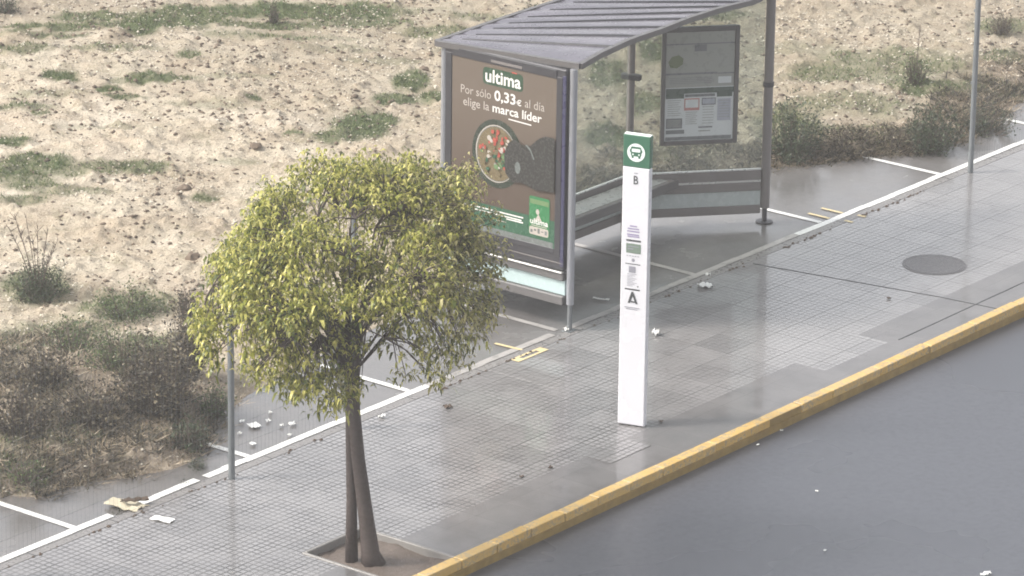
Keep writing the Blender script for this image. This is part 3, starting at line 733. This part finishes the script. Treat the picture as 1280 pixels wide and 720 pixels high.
# information case on the end wall
d = np.array([1.03, -.885]); d /= np.linalg.norm(d); nrm = np.array([-d[1], d[0]])*-1.0     # towards the road
if nrm[1] > 0: nrm = -nrm
ia = np.array([9.955, 1.303])+nrm*.06; WI = .81
Mi = Matrix((Vector((*d, 0)), Vector((*nrm, 0)), Vector((0, 0, 1)))).transposed()
ic = ia+d*WI/2; Z0, Z1 = .885, 2.14
mb = MB(); mb.box((*ic, (Z0+Z1)/2), (WI-.01, .05, Z1-Z0-.01), M['mid'], Mi)
for s_, L_ in ((0, 1), (1, 1)):
    pp = ia+d*(.02+s_*(WI-.04))+nrm*.03; mb.box((*pp, (Z0+Z1)/2), (.045, .03, Z1-Z0), M['mid'], Mi, .005)
for z in (Z0+.022, Z1-.022): mb.box((*(ic+nrm*.03), z), (WI-.09, .028, .045), M['mid'], Mi, .004)
case = mb.build('information_case', SH)
mb = MB(); fl = Flat(mb, (*(ia+nrm*.0275), 0), (*d, 0), (0, 0, 1))
iw = flatmat('notice_paper', (.55, .58, .58), .3); ig = flatmat('notice_grey', (.30, .31, .285), .3); ig2 = flatmat('notice_dark_green', (.075, .10, .085), .3); ig3 = flatmat('notice_mid_grey', (.29, .30, .285), .3)
igr = flatmat('notice_olive', (.13, .16, .085), .3); ird = flatmat('notice_red', (.42, .20, .18), .3); iln = flatmat('notice_lines', (.16, .17, .175), .3); ibl = flatmat('notice_lilac', (.36, .38, .43), .3)
def iu(x): return .045+(x-55)/365.*(WI-.09)
def iv(y): return 2.085-(y-85)/565.*(1.17)
def ir(x0, y0, x1, y1, mt, l=1): fl.rect(iu(x0), iv(y1), iu(x1), iv(y0), mt, l)
ir(55, 85, 420, 368, ig, 0); ir(55, 368, 420, 650, iw, 0)
ir(55, 143, 420, 149, iln); ir(205, 150, 270, 185, iln); fl.ell(iu(108), iv(235), .085, .07, igr, 1, 7, .4); ir(280, 165, 330, 185, ig3)
ir(55, 293, 330, 303, iln); ir(330, 298, 420, 304, iln); ir(60, 312, 415, 358, ig3); ir(335, 318, 405, 352, iw, 2)
for k in range(4): ir(75, 318+k*9, 300, 320+k*9, iln, 2)
for k in range(5): ir(290, 205+k*14, 400-12*(k % 2), 208+k*14, ig3, 1)
ir(58, 372, 420, 400, ig2, 2); ir(58, 400, 155, 424, ig2, 2); ir(330, 400, 412, 422, ig2, 2); ir(160, 404, 320, 418, iln, 2)
ir(157, 425, 238, 487, ird, 2); ir(163, 431, 232, 473, iw, 3); ir(250, 425, 325, 462, iln, 2); ir(255, 430, 320, 456, ibl, 3); ir(335, 432, 405, 545, ibl, 2)
for k in range(7): ir(165, 495+k*10, 228-8*(k % 2), 498+k*10, ig3, 2); ir(255, 470+k*14, 315, 473+k*14, ig3, 2); ir(342, 440+k*14, 398, 443+k*14, ig3, 3)
for k in range(8): ir(68, 432+k*11, 140-7*(k % 3), 435+k*11, ig3, 2)
ir(62, 526, 148, 578, iln, 2); ir(68, 533, 140, 571, ig3, 3); ir(62, 586, 160, 606, iln, 2); ir(235, 572, 310, 580, iln, 2); ir(235, 592, 300, 598, ig3, 2)
ir(60, 622, 412, 640, iln, 2)
for k in range(6): ir(70, 538+k*5.5, 138, 540+k*5.5, iln, 4)
sub(mb, 'timetable_sheet', case)

# roof: ruled between the arched front edge and the back edge; ribs fan out towards the right
def hit(px, py, p, q):              # the ray of a pixel with the vertical plane through p, q
    v = RV*(px-640)/(1000*F)-UV*(py-360)/(1000*F)+_d; n_ = np.array([-(q[1]-p[1]), q[0]-p[0], 0.])
    s0 = np.dot(np.array([*p, 0])-CAM, n_)/np.dot(v, n_); return CAM+v*s0
fr = [hit(a, c, (6.70, -.10), (10.95, .45)) for a, c in ((728, 80), (750, 67), (787, 50), (827, 36.5), (857, 24.5), (897, 11.5), (945, 0))]
FXp = [p[0] for p in fr]; FZp = [p[2] for p in fr]
FXp = [FXp[0]-.04]+FXp[1:]+[11.05]; FZp = FZp+[2.62]
print('roof front', np.round(FXp, 2), np.round(FZp, 2))
def front(s):
    X = FXp[0]+(FXp[-1]-FXp[0])*s; Yv = -.10+(X-6.70)*(.55/4.25); return Vector((X, Yv, float(np.interp(X, FXp, FZp))))
def back(s): X = 6.70+(9.95-6.70)*s; return Vector((X, 1.60, 2.60+.02*math.sin(math.pi*s)))
rf = NB('roof_sheet_grey', .22, .6); n1 = rf.noise(1.5, 4)
rf.col(rf.mix(rf.ramp(n1, .3, .7), (.10, .095, .115), (.145, .135, .16))); rf.rough(rf.ramp(rf.noise(4, 4), .3, .7, .16, .34)); M['roof'] = rf.mat
# front position of each rib (x) and its back position (fraction)
ribs = [(7.42, .045), (7.92, .10), (8.42, .18), (8.85, .25), (9.25, .34), (9.65, .45), (10.05, .57), (10.45, .71), (10.85, .88)]
ribs = [((x-FXp[0])/(FXp[-1]-FXp[0]), s2) for x, s2 in ribs]
ss = [(0, 0)]+ribs+[(1, 1)]
mb = MB(); vs = []; fs = []; NC = 10; rows = []
cols = []
for i in range(len(ss)-1):
    for k in range(4): t_ = k/4; cols.append((ss[i][0]*(1-t_)+ss[i+1][0]*t_, ss[i][1]*(1-t_)+ss[i+1][1]*t_, math.sin(math.pi*t_)))
cols.append((1, 1, 0))
for (a, c, bul) in cols:
    f_, b_ = front(a), back(c)
    for j in range(NC+1): u_ = j/NC; q = f_*(1-u_)+b_*u_; q.z += .012*bul; vs.append(q)
for i in range(len(cols)-1):
    for j in range(NC): a = i*(NC+1)+j; fs.append((a, a+NC+1, a+NC+2, a+1))
nv = len(vs); vs2 = [v-Vector((0, 0, .02)) for v in vs]
fs2 = [tuple(reversed([i+nv for i in f])) for f in fs]
mb.mesh(vs+vs2, fs+fs2, M['roof']); roof = mb.build('roof', SH, smooth=True)
for (a, c) in ribs:
    mb = MB(); f_, b_ = front(a), back(c); pts = []
    for j in range(9):
        u_ = j/8*.90; q = f_*(1-u_)+b_*u_; q.z += .004; pts.append(q)
    mb.tube(pts, [.016, .019, .018, .017, .015, .013, .011, .009, .005], M['dark'], 6); sub(mb, 'rib', roof)
mb = MB()
fp_ = [front(k/24) for k in range(25)]; bp_ = [back(k/12) for k in range(13)]
for L_ in (fp_, bp_):
    for i in range(len(L_)-1): mb.bar(L_[i]-Vector((0, 0, .012)), L_[i+1]-Vector((0, 0, .012)), .05, .055, M['mid'])
def edge(a, c):
    L_ = []
    for j in range(9): u_ = j/8; q = front(a)*(1-u_)+back(c)*u_; q.z -= .012; L_.append(q)
    for i in range(8): mb.bar(L_[i], L_[i+1], .05, .055, M['mid'])
edge(0, 0); edge(1, 1)
sub(mb, 'edge_trim', roof)

# ------------------------------------------------------------------ wire fence
def fence(x0, x1, posts, label, yy, H=2.15):
    f = empty('wire_fence', (posts[0], yy, 0), label, 'fence', 'wire fences along the pavement edge')
    off = Vector(f.location)
    for X in posts:
        mb = MB(); mb.tube([(X, yy, -.05), (X, yy, H)], .030, M['galv'], 14); mb.tube([(X, yy, H), (X, yy, H+.02)], [.038, .02], M['galv'], 12)
        for z in (.2, 1.0, 1.8): mb.box((X+.01, yy+.036, z), (.03, .02, .03), M['galv'])
        mb.build('post', f)
    mb = MB(); y2 = yy+.05
    X = x0
    R4 = random.Random(int(x0*10))
    while X < x1:
        mb.tube([(X, y2, .06), (X+R4.uniform(-.004, .004), y2+R4.uniform(-.01, .01), 1.0), (X, y2, 1.95)], .0007, M['galv'], 3, False); X += .05
    for z in np.arange(.06, 1.99, .2): mb.tube([(x0, y2, z), ((x0+x1)/2, y2+.006, z-.006), (x1, y2, z)], .0013, M['galv'], 3, False)
    mb.build('wire_mesh', f)
fence(-4.3, 3.36, (1.70, -1.3, -4.3, 3.36), 'wire mesh fence left of the street tree, in front of the scrub', -.20)
fence(13.65, 22.5, (13.65, 16.6, 19.55, 22.5), 'wire mesh fence on a tall grey post at the far right, beyond the bus shelter', -.17, 2.4)

# ------------------------------------------------------------------ stones scattered over the clay: nobody could count them
ico = np.array([(0, 0, 1), (.9, 0, .1), (.2, .85, 0), (-.75, .5, .1), (-.7, -.55, 0), (.3, -.9, .05), (0, 0, -.6)]); icf = np.array([(0, 1, 2), (0, 2, 3), (0, 3, 4), (0, 4, 5), (0, 5, 1), (6, 2, 1), (6, 3, 2), (6, 4, 3), (6, 5, 4), (6, 1, 5)])
def in_view(x, y, mrg=25):
    v = np.stack([x-CAM[0], y-CAM[1], np.full_like(x, .05)-CAM[2]], -1); zc = v@_d
    px = 640+1000*F*(v@RV)/zc; py = 360-1000*F*(v@UV)/zc
    return (px > -mrg) & (px < 1280+mrg) & (py > -mrg) & (py < 720+mrg)
def pebbles(name, n, smin, smax, mat, seed, near=False):
    r = np.random.default_rng(seed)
    x = r.uniform(-3, 22, n*5); y = r.uniform(.4, 14, n*5)
    e = np.interp(x, EX, EY); k = (y > e+.05) & in_view(x, y) & (fbm(x, y, .8, seed)+r.uniform(-.2, .2, len(x)) > .48)
    if near: k &= (litter_at(x, y) > .5)
    x = x[k][:n]; y = y[k][:n]; n = len(x); s = smin+(smax-smin)*r.power(.45, n)[:, None, None]*1.0
    V = ico[None]*(1+.35*(r.random((n, 7, 3))-.5)); V = V*s*np.array([1, 1, .6])*r.uniform(.6, 1.3, (n, 1, 3))
    a = r.uniform(0, 6.28, n); ca, sa = np.cos(a)[:, None], np.sin(a)[:, None]
    X = V[..., 0]*ca-V[..., 1]*sa+x[:, None]; Yv = V[..., 0]*sa+V[..., 1]*ca+y[:, None]; Z = V[..., 2]+height(x, y)[:, None]
    Fq = (icf[None]+np.arange(n)[:, None, None]*7).reshape(-1, 3)
    o = fast_mesh(name, np.stack([X, Yv, Z], -1).reshape(-1, 3), Fq, [mat]); tag(o, kind='stuff'); return o
b = NB('pale_stones', .8, .3); b.col(b.mix(b.ramp(b.island, .0, 1.0), b.mix(b.ramp(b.island, .2, .5), (.14, .11, .085), (.36, .30, .225)), (.60, .55, .46))); M['stone'] = b.mat
b = NB('dark_clods', .9, .2); b.col(b.mix(b.island, (.08, .062, .048), (.20, .155, .115))); M['clod'] = b.mat
tag(pebbles('gravel', 30000, .004, .027, M['stone'], 4), 'pale stones and crumbs strewn over the waste ground', 'gravel')
tag(pebbles('clods', 7000, .008, .045, M['clod'], 8), 'small dark clods of earth strewn over the waste ground', 'earth clods')

# ------------------------------------------------------------------ grass in the green patches, litter of dead stems by the lot's edge
def blades(name, x, y, h0, h1, mat, seed, lean=.6, wd=.006, label='', cat=''):
    r = np.random.default_rng(seed); n = len(x); z = height(x, y)-.005; h = r.uniform(h0, h1, n); a = r.uniform(0, 6.28, n); w_ = r.uniform(.6, 1.5, n)*wd
    lx = r.normal(0, lean, n)*h; ly = r.normal(0, lean, n)*h
    p0 = np.stack([x-np.cos(a)*w_, y-np.sin(a)*w_, z], -1); p1 = np.stack([x+np.cos(a)*w_, y+np.sin(a)*w_, z], -1); p2 = np.stack([x+lx, y+ly, z+h], -1)
    o = fast_mesh(name, np.stack([p0, p1, p2], 1).reshape(-1, 3), np.arange(3*n).reshape(-1, 3), [mat]); return tag(o, label, cat, kind='stuff')
r = np.random.default_rng(5)
x = r.uniform(-3, 22, 900000); y = r.uniform(.5, 14.5, 900000); k = in_view(x, y) & (green_at(x, y)*r.uniform(.3, 1, len(x)) > .42); x = x[k][:85000]; y = y[k][:85000]
blades('grass', x, y, .012, .05, M['grass'], 6, .7, .006, 'short green grass growing in patches on the waste ground', 'grass')
x = r.uniform(-3, 18, 300000); y = r.uniform(.4, 6, 300000); k = in_view(x, y) & (litter_at(x, y)*r.uniform(.2, 1, len(x)) > .45); x = x[k][:30000]; y = y[k][:30000]
blades('dead_stems', x, y, .015, .06, M['straw'], 9, 2.0, .007, 'pale dry stems and leaf litter tangled along the edge of the lot', 'dry plant litter')
x = r.uniform(-3, 18, 300000); y = r.uniform(.4, 6, 300000); k = in_view(x, y) & (litter_at(x, y)*r.uniform(.2, 1, len(x))*np.clip((fbm(x, y, 2.3, 66)-.36)*6, 0.15, 1.25) > .42); x = x[k][:30000]; y = y[k][:30000]
blades('withered_weeds', x, y, .02, .09, M['bushbrown'], 10, 1.3, .010, 'low withered brown weeds covering the edge of the lot', 'withered weeds')

# ------------------------------------------------------------------ shrubs
def shrub(name, px, py, wpx, hpx, mat, label, cat='shrub', dens=1.0, stalks=0, seed=1, leaf=.03, group=None, upright=.5, twigs=60):
    q = P(px, py); sc = np.linalg.norm(q-CAM)/(1000*F); W = wpx*sc/2; H = hpx*sc/.95
    t = empty(name, tuple(q), label, cat, group); R5 = random.Random(seed)
    mb = MB(); tips = []
    for i in range(twigs):
        a = R5.uniform(0, 6.28); rr_ = W*math.sqrt(R5.random())*.95; hh = H*math.sqrt(max(.05, 1-(rr_/W)**2))*R5.uniform(.55, 1.05)
        e = Vector((q[0]+rr_*math.cos(a), q[1]+rr_*math.sin(a), q[2]+hh)); s0 = Vector((q[0]+rr_*.35*math.cos(a), q[1]+rr_*.35*math.sin(a), q[2]-.02))
        md = s0.lerp(e, .5)+Vector((R5.gauss(0, .02), R5.gauss(0, .02), R5.gauss(0, .02))); mb.tube([s0, md, e], [.005, .004, .0015], M['twig'], 3, False); tips.append((s0, md, e))
    for i in range(stalks):
        a = R5.uniform(0, 6.28); rr_ = W*R5.uniform(.2, 1.2); s0 = Vector(q); e = Vector((q[0]+rr_*math.cos(a), q[1]+rr_*math.sin(a), q[2]+H*R5.uniform(1.3, 2.1)))
        md = s0.lerp(e, .55)+Vector((0, 0, .05)); mb.tube([s0, md, e], [.007, .005, .003], M['twig'], 4, False)
        for k in range(7): f0 = md.lerp(e, R5.random()); mb.tube([f0, f0+Vector((R5.gauss(0, .035), R5.gauss(0, .035), R5.uniform(.02, .08)))], [.004, .002], M['twig'], 3, False)
    mb.build('twigs', t)
    V = []; Fc = []
    for i in range(int(1500*dens*(W/.35)*max(.4, H/.35))):
        s0, md, e = R5.choice(tips); u_ = R5.uniform(.15, 1.08); c_ = (s0.lerp(md, u_*2) if u_ < .5 else md.lerp(e, u_*2-1))+Vector((R5.gauss(0, .035), R5.gauss(0, .035), R5.gauss(0, .03)))
        dr = Vector((R5.gauss(0, 1), R5.gauss(0, 1), R5.gauss(0, .6)+upright)).normalized(); sd_ = dr.cross(Vector((R5.gauss(0, 1), R5.gauss(0, 1), R5.gauss(0, 1)))).normalized(); L_ = leaf*R5.uniform(.5, 1.3)
        n0 = len(V); V += [c_, c_+dr*L_*.5+sd_*L_*.22, c_+dr*L_, c_+dr*L_*.5-sd_*L_*.22]; Fc.append((n0, n0+1, n0+2, n0+3))
    o = fast_mesh('foliage', np.array(V)-q, Fc, [mat], parent=t); return t
shrub('shrub', 48, 374, 84, 50, M['bushdark'], 'round dark green bush with bare dry stalks rising from it, at the left edge', stalks=9, seed=1, dens=1.5)
shrub('shrub', 160, 398, 100, 42, M['bushgreen'], 'low spreading grey-green bush above the withered scrub on the left', seed=2, dens=1.1)
shrub('shrub', 92, 440, 80, 44, M['bushgreen'], 'small green bush left of the brown thicket, below the round dark bush', seed=3, dens=.9)
shrub('thicket', 195, 512, 125, 100, M['bushbrown'], 'tallest withered brown thicket, left of the tree behind the fence post', 'thicket', seed=4, dens=1.2, twigs=150, upright=.4, leaf=.04)
shrub('thicket', 112, 530, 100, 58, M['bushbrown'], 'low withered brown thicket in the middle of the scrub at the lower left', 'thicket', seed=5, dens=.9, twigs=90, upright=.4, leaf=.04)
shrub('thicket', 25, 540, 100, 66, M['bushbrown'], 'withered brown thicket cut by the left edge of the picture', 'thicket', seed=6, dens=.9, twigs=90, upright=.4, leaf=.04)
shrub('shrub', 232, 395, 40, 40, M['bushbrown'], 'thin brown bush just left of the tree crown', seed=16, dens=.7)
shrub('thicket', 150, 462, 110, 62, M['bushgreen'], 'olive green tangle between the small green bush and the tallest brown thicket', 'thicket', seed=41, dens=1.0, twigs=90, upright=.3)
shrub('thicket', 232, 470, 66, 92, M['bushbrown'], 'brown thicket partly behind the left side of the tree crown', 'thicket', seed=42, dens=1.2, twigs=90, upright=.3, leaf=.04)
shrub('thicket', 50, 482, 110, 48, M['bushbrown'], 'low brown thicket behind the one cut by the left edge', 'thicket', seed=43, dens=1.1, twigs=90, upright=.3, leaf=.04)
shrub('thicket', 236, 562, 60, 44, M['bushdark'], 'small dark tangle left of the grey fence post, at the lot edge', 'thicket', seed=44, dens=1.0, twigs=70, upright=.3, leaf=.035)
shrub('thicket', 268, 522, 48, 46, M['bushgreen'], 'grey-green tangle touching the grey fence post below the crown', 'thicket', seed=45, dens=1.0, twigs=60, upright=.3, leaf=.035)
shrub('weed', 30, 600, 60, 28, M['bushgreen'], 'green weed at the lot edge in the lower left corner', 'weed', seed=17, dens=.7)
shrub('shrub', 992, 206, 96, 84, M['bushdark'], 'dark green mounded bush right behind the shelter end post', seed=7, dens=.9, leaf=.04)
shrub('shrub', 1062, 196, 80, 44, M['bushbrown'], 'small reddish brown bush right of the mounded green bush', seed=8, dens=1)
shrub('shrub', 1163, 192, 84, 66, M['bushdark'], 'dark green bush beside the far right fence post', seed=9, dens=.9, leaf=.04)
shrub('shrub', 1118, 192, 70, 38, M['bushbrown'], 'low brown bush between the reddish bush and the dark bush at the right', seed=18, dens=.8)
shrub('shrub', 1232, 166, 84, 36, M['bushdark'], 'flat dark bush right of the far right fence post', seed=10, dens=.9)
shrub('shrub', 1144, 104, 42, 42, M['bushgreen'], 'single grey-green bush with one tall stalk on the open ground, upper right', seed=11, dens=.7, stalks=1)
shrub('shrub', 668, 20, 34, 16, M['bushdark'], 'small green plant just above the back edge of the shelter roof', seed=12, dens=1.6)
shrub('shrub', 342, 30, 14, 34, M['bushgreen'], 'thin upright plant at the top edge of the picture, on the grass band', seed=13, dens=1.2, upright=1.5)
shrub('shrub', 8, 16, 34, 22, M['bushdark'], 'dark bush in the top left corner', seed=14, dens=1.4)
shrub('shrub', 1252, 42, 40, 26, M['bushbrown'], 'brown bush near the top right corner', seed=15, dens=.8)
for k, (a, c, w_, h_, lb) in enumerate([(148, 654, 14, 12, 'dark weed tuft growing on the white line beside the cardboard'), (232, 616, 18, 12, 'dark weed tuft on the white line left of the grey post'), (247, 592, 14, 18, 'thin dark weed standing on the asphalt just left of the grey post')]):
    shrub('weed', a, c, w_, h_, M['bushdark'], lb, 'weed', seed=30+k, dens=6, twigs=14, leaf=.02, group='weeds on the pavement edge')

# single clods one can point at
def lump(name, px, py, r_, mat, label, cat, seed, flat=.6, zoff=0.0):
    q = P(px, py); R6 = random.Random(seed); mb = MB(); vs = []; fs = []; nu, nv_ = 12, 7
    for i in range(nv_+1):
        for j in range(nu):
            th = math.pi*i/nv_; ph = 2*math.pi*j/nu; v = Vector((math.sin(th)*math.cos(ph), math.sin(th)*math.sin(ph), math.cos(th)))
            k = 1+.45*mn.noise(v*1.6+Vector((seed*3., 0, 0)))+.15*mn.noise(v*5); vs.append((q[0]+v.x*r_*k*1.25, q[1]+v.y*r_*k, q[2]+zoff+v.z*r_*k*flat))
    for i in range(nv_):
        for j in range(nu): fs.append((i*nu+j, i*nu+(j+1) % nu, (i+1)*nu+(j+1) % nu, (i+1)*nu+j))
    mb.mesh(vs, fs, mat); o = mb.build(name, loc=tuple(q)); return tag(o, label, cat)
lump('rock', 231, 237, .075, M['clod'], 'dark rock on the pale ground above the tree crown, upper left', 'rock', 1)
lump('rock', 241, 323, .075, M['clod'], 'dark pointed rock on the pale ground just left of the tree crown', 'rock', 2, .8)
lump('rock', 320, 182, .06, M['clod'], 'dark lump of earth on the pale ground above the left of the crown', 'rock', 3)
lump('rock', 378, 88, .05, M['clod'], 'small dark stone on the pale ground midway up the picture', 'rock', 4)
lump('rock', 530, 87, .06, M['clod'], 'dark stone just left of the upper corner of the advertising panel', 'rock', 5)

# ------------------------------------------------------------------ rubbish
def scrap(name, px, py, w_, l_, mat, label, cat, seed, z=.0, crump=.02, rz=None, group=None):
    q = at(px, py, z); R7 = random.Random(seed); n_ = 7; a = R7.uniform(0, 3) if rz is None else rz; mb = MB(); vs = []; fs = []
    for i in range(n_):
        for j in range(n_):
            u_ = (i/(n_-1)-.5)*w_*(1+.18*mn.noise(Vector((j*.9, seed, 0)))); v_ = (j/(n_-1)-.5)*l_*(1+.25*mn.noise(Vector((i*.9, seed, 5)))); x_ = u_*math.cos(a)-v_*math.sin(a); y_ = u_*math.sin(a)+v_*math.cos(a)
            vs.append((q[0]+x_, q[1]+y_, z+.008+crump*max(0, .5+mn.noise(Vector((i*.8, j*.8, seed*2.3)))*1.5)))
    for i in range(n_-1):
        for j in range(n_-1): k = i*n_+j; fs.append((k, k+n_, k+n_+1, k+1))
    m0 = len(vs); vs += [(x_, y_, z_-.003) for x_, y_, z_ in vs]; fs += [tuple(reversed([i+m0 for i in f])) for f in fs]
    mb.mesh(vs, fs, mat); o = mb.build(name, loc=(q[0], q[1], z), smooth=True); return tag(o, label, cat, group)
scrap('cardboard', 157, 633, .20, .34, M['card'], 'soggy sheet of cream cardboard lying across the white line at lower left', 'cardboard', 3, -.01, .03, .1)
scrap('cardboard_flap', 168, 627, .06, .24, M['deadleaf'], 'dark strip lying on the cream cardboard', 'rubbish', 4, .035, .03, 1.0)
scrap('paper_scrap', 203, 650, .10, .20, M['paper'], 'flat white paper scrap on the pavement below the cardboard', 'litter', 5, .0, .006, .2)
scrap('tissue', 820, 419, .07, .09, M['paper'], 'crumpled white tissue on the pavement right of the totem', 'litter', 6, .0, .055)
scrap('paper_scrap', 881, 359, .12, .14, M['paper'], 'torn white paper at the pavement edge right of the totem', 'litter', 7, .0, .03)
scrap('paper_scrap', 885, 345, .03, .05, M['paper'], 'tiny white paper bit on the line just above the torn paper', 'litter', 8, -.01, .02)
scrap('paper_strip', 751, 375, .03, .16, M['paper'], 'narrow white paper strip on the asphalt inside the shelter', 'litter', 9, -.015, .012, -1.25+math.pi/2)
scrap('paper_scrap', 708, 414, .05, .05, M['paper'], 'small white scrap at the foot of the shelter corner post', 'litter', 10, .0, .03)
scrap('paper_scrap', 477, 522, .04, .06, M['paper'], 'white scrap beside the white line just right of the tree trunk', 'litter', 11, .0, .02)
scrap('leaf', 560, 510, .06, .07, M['deadleaf'], 'dark fallen leaf on the pavement between tree and shelter', 'leaf', 12, .0, .02)
bits = [(318, 533, 'beside the grey post, largest of its scatter', .10), (302, 528, 'left end of the scatter', .04), (335, 527, 'middle of the scatter', .04), (316, 556, 'below the scatter, near the bay line', .05), (338, 517, 'top of the scatter', .035), (366, 531, 'right end of the scatter', .05), (352, 533, 'right of the middle of the scatter', .035), (362, 545, 'lower right of the scatter', .035), (300, 543, 'lower left of the scatter', .03)]
for k, (a, c, w_, s_) in enumerate(bits): scrap('paper_bit', a, c, s_, s_*1.2, M['paper'], 'white paper bit on the asphalt, '+w_, 'litter', 20+k, -.015, .015, group='white paper bits on the asphalt left of the tree')
scrap('paper_scrap', 1232, 719, .05, .10, M['paper'], 'white scrap on the road at the bottom right corner', 'litter', 40, -.125, .02)
roadbits = [(947, 557, 'nearest the kerb, right of the totem'), (977, 539, 'just below the yellow kerb'), (1021, 615, 'in the middle of the road'), (1031, 689, 'near the bottom edge')]
for k, (a, c, w_) in enumerate(roadbits): scrap('road_speck', a, c, .02, .03, M['paper'], 'tiny white speck on the dark road, '+w_, 'litter', 50+k, -.125, .008, group='specks on the road')
for k, (a, c, w_) in enumerate([(652, 597, 'below the tree side of the totem, on the plain strip'), (688, 586, 'nearest left of the totem foot'), (826, 528, 'right of the totem foot'), (1111, 374, 'below the manhole cover')]): scrap('leaf', a, c, .03, .04, M['deadleaf'], 'small dark fallen leaf, '+w_, 'leaf', 60+k, 0, .015, group='fallen leaves on the pavement')
# dirt and moss lumps in the edging joint
mb = MB(); R8 = random.Random(9)
for a0, a1, nn in ((10.2, 11.1, 26), (11.6, 12.9, 30), (-1.5, 3, 40), (7, 9.6, 30), (4.6, 6.6, 34)):
    for i in range(nn):
        X = R8.uniform(a0, a1); s_ = R8.uniform(.006, .02); c_ = Vector((X, -.152+R8.gauss(0, .012), .004)); mb.mesh([c_+Vector(p)*s_ for p in ((1.6, 0, 0), (0, 1, 0), (-1.6, 0, 0), (0, -1, 0), (0, 0, .7))], [(0, 1, 4), (1, 2, 4), (2, 3, 4), (3, 0, 4)], M['deadleaf'])
tag(mb.build('joint_dirt'), 'dark dirt and moss crumbs in the joint between pavement and lot', 'dirt', kind='stuff')

# ------------------------------------------------------------------ haze: the wet air
hz = bpy.data.materials.new('wet_air'); hz.use_nodes = True; t = hz.node_tree; t.nodes.clear(); oo = t.nodes.new('ShaderNodeOutputMaterial'); pv = t.nodes.new('ShaderNodeVolumePrincipled')
pv.inputs['Color'].default_value = (.95, .93, .92, 1); pv.inputs['Density'].default_value = .0022; pv.inputs['Anisotropy'].default_value = .2
t.links.new(pv.outputs[0], oo.inputs['Volume'])
mb = MB(); mb.box((0, 0, 7.0), (2400, 2400, 17.0), hz); mb.mats[0] = hz
o = mb.build('haze'); tag(o, kind='stuff')
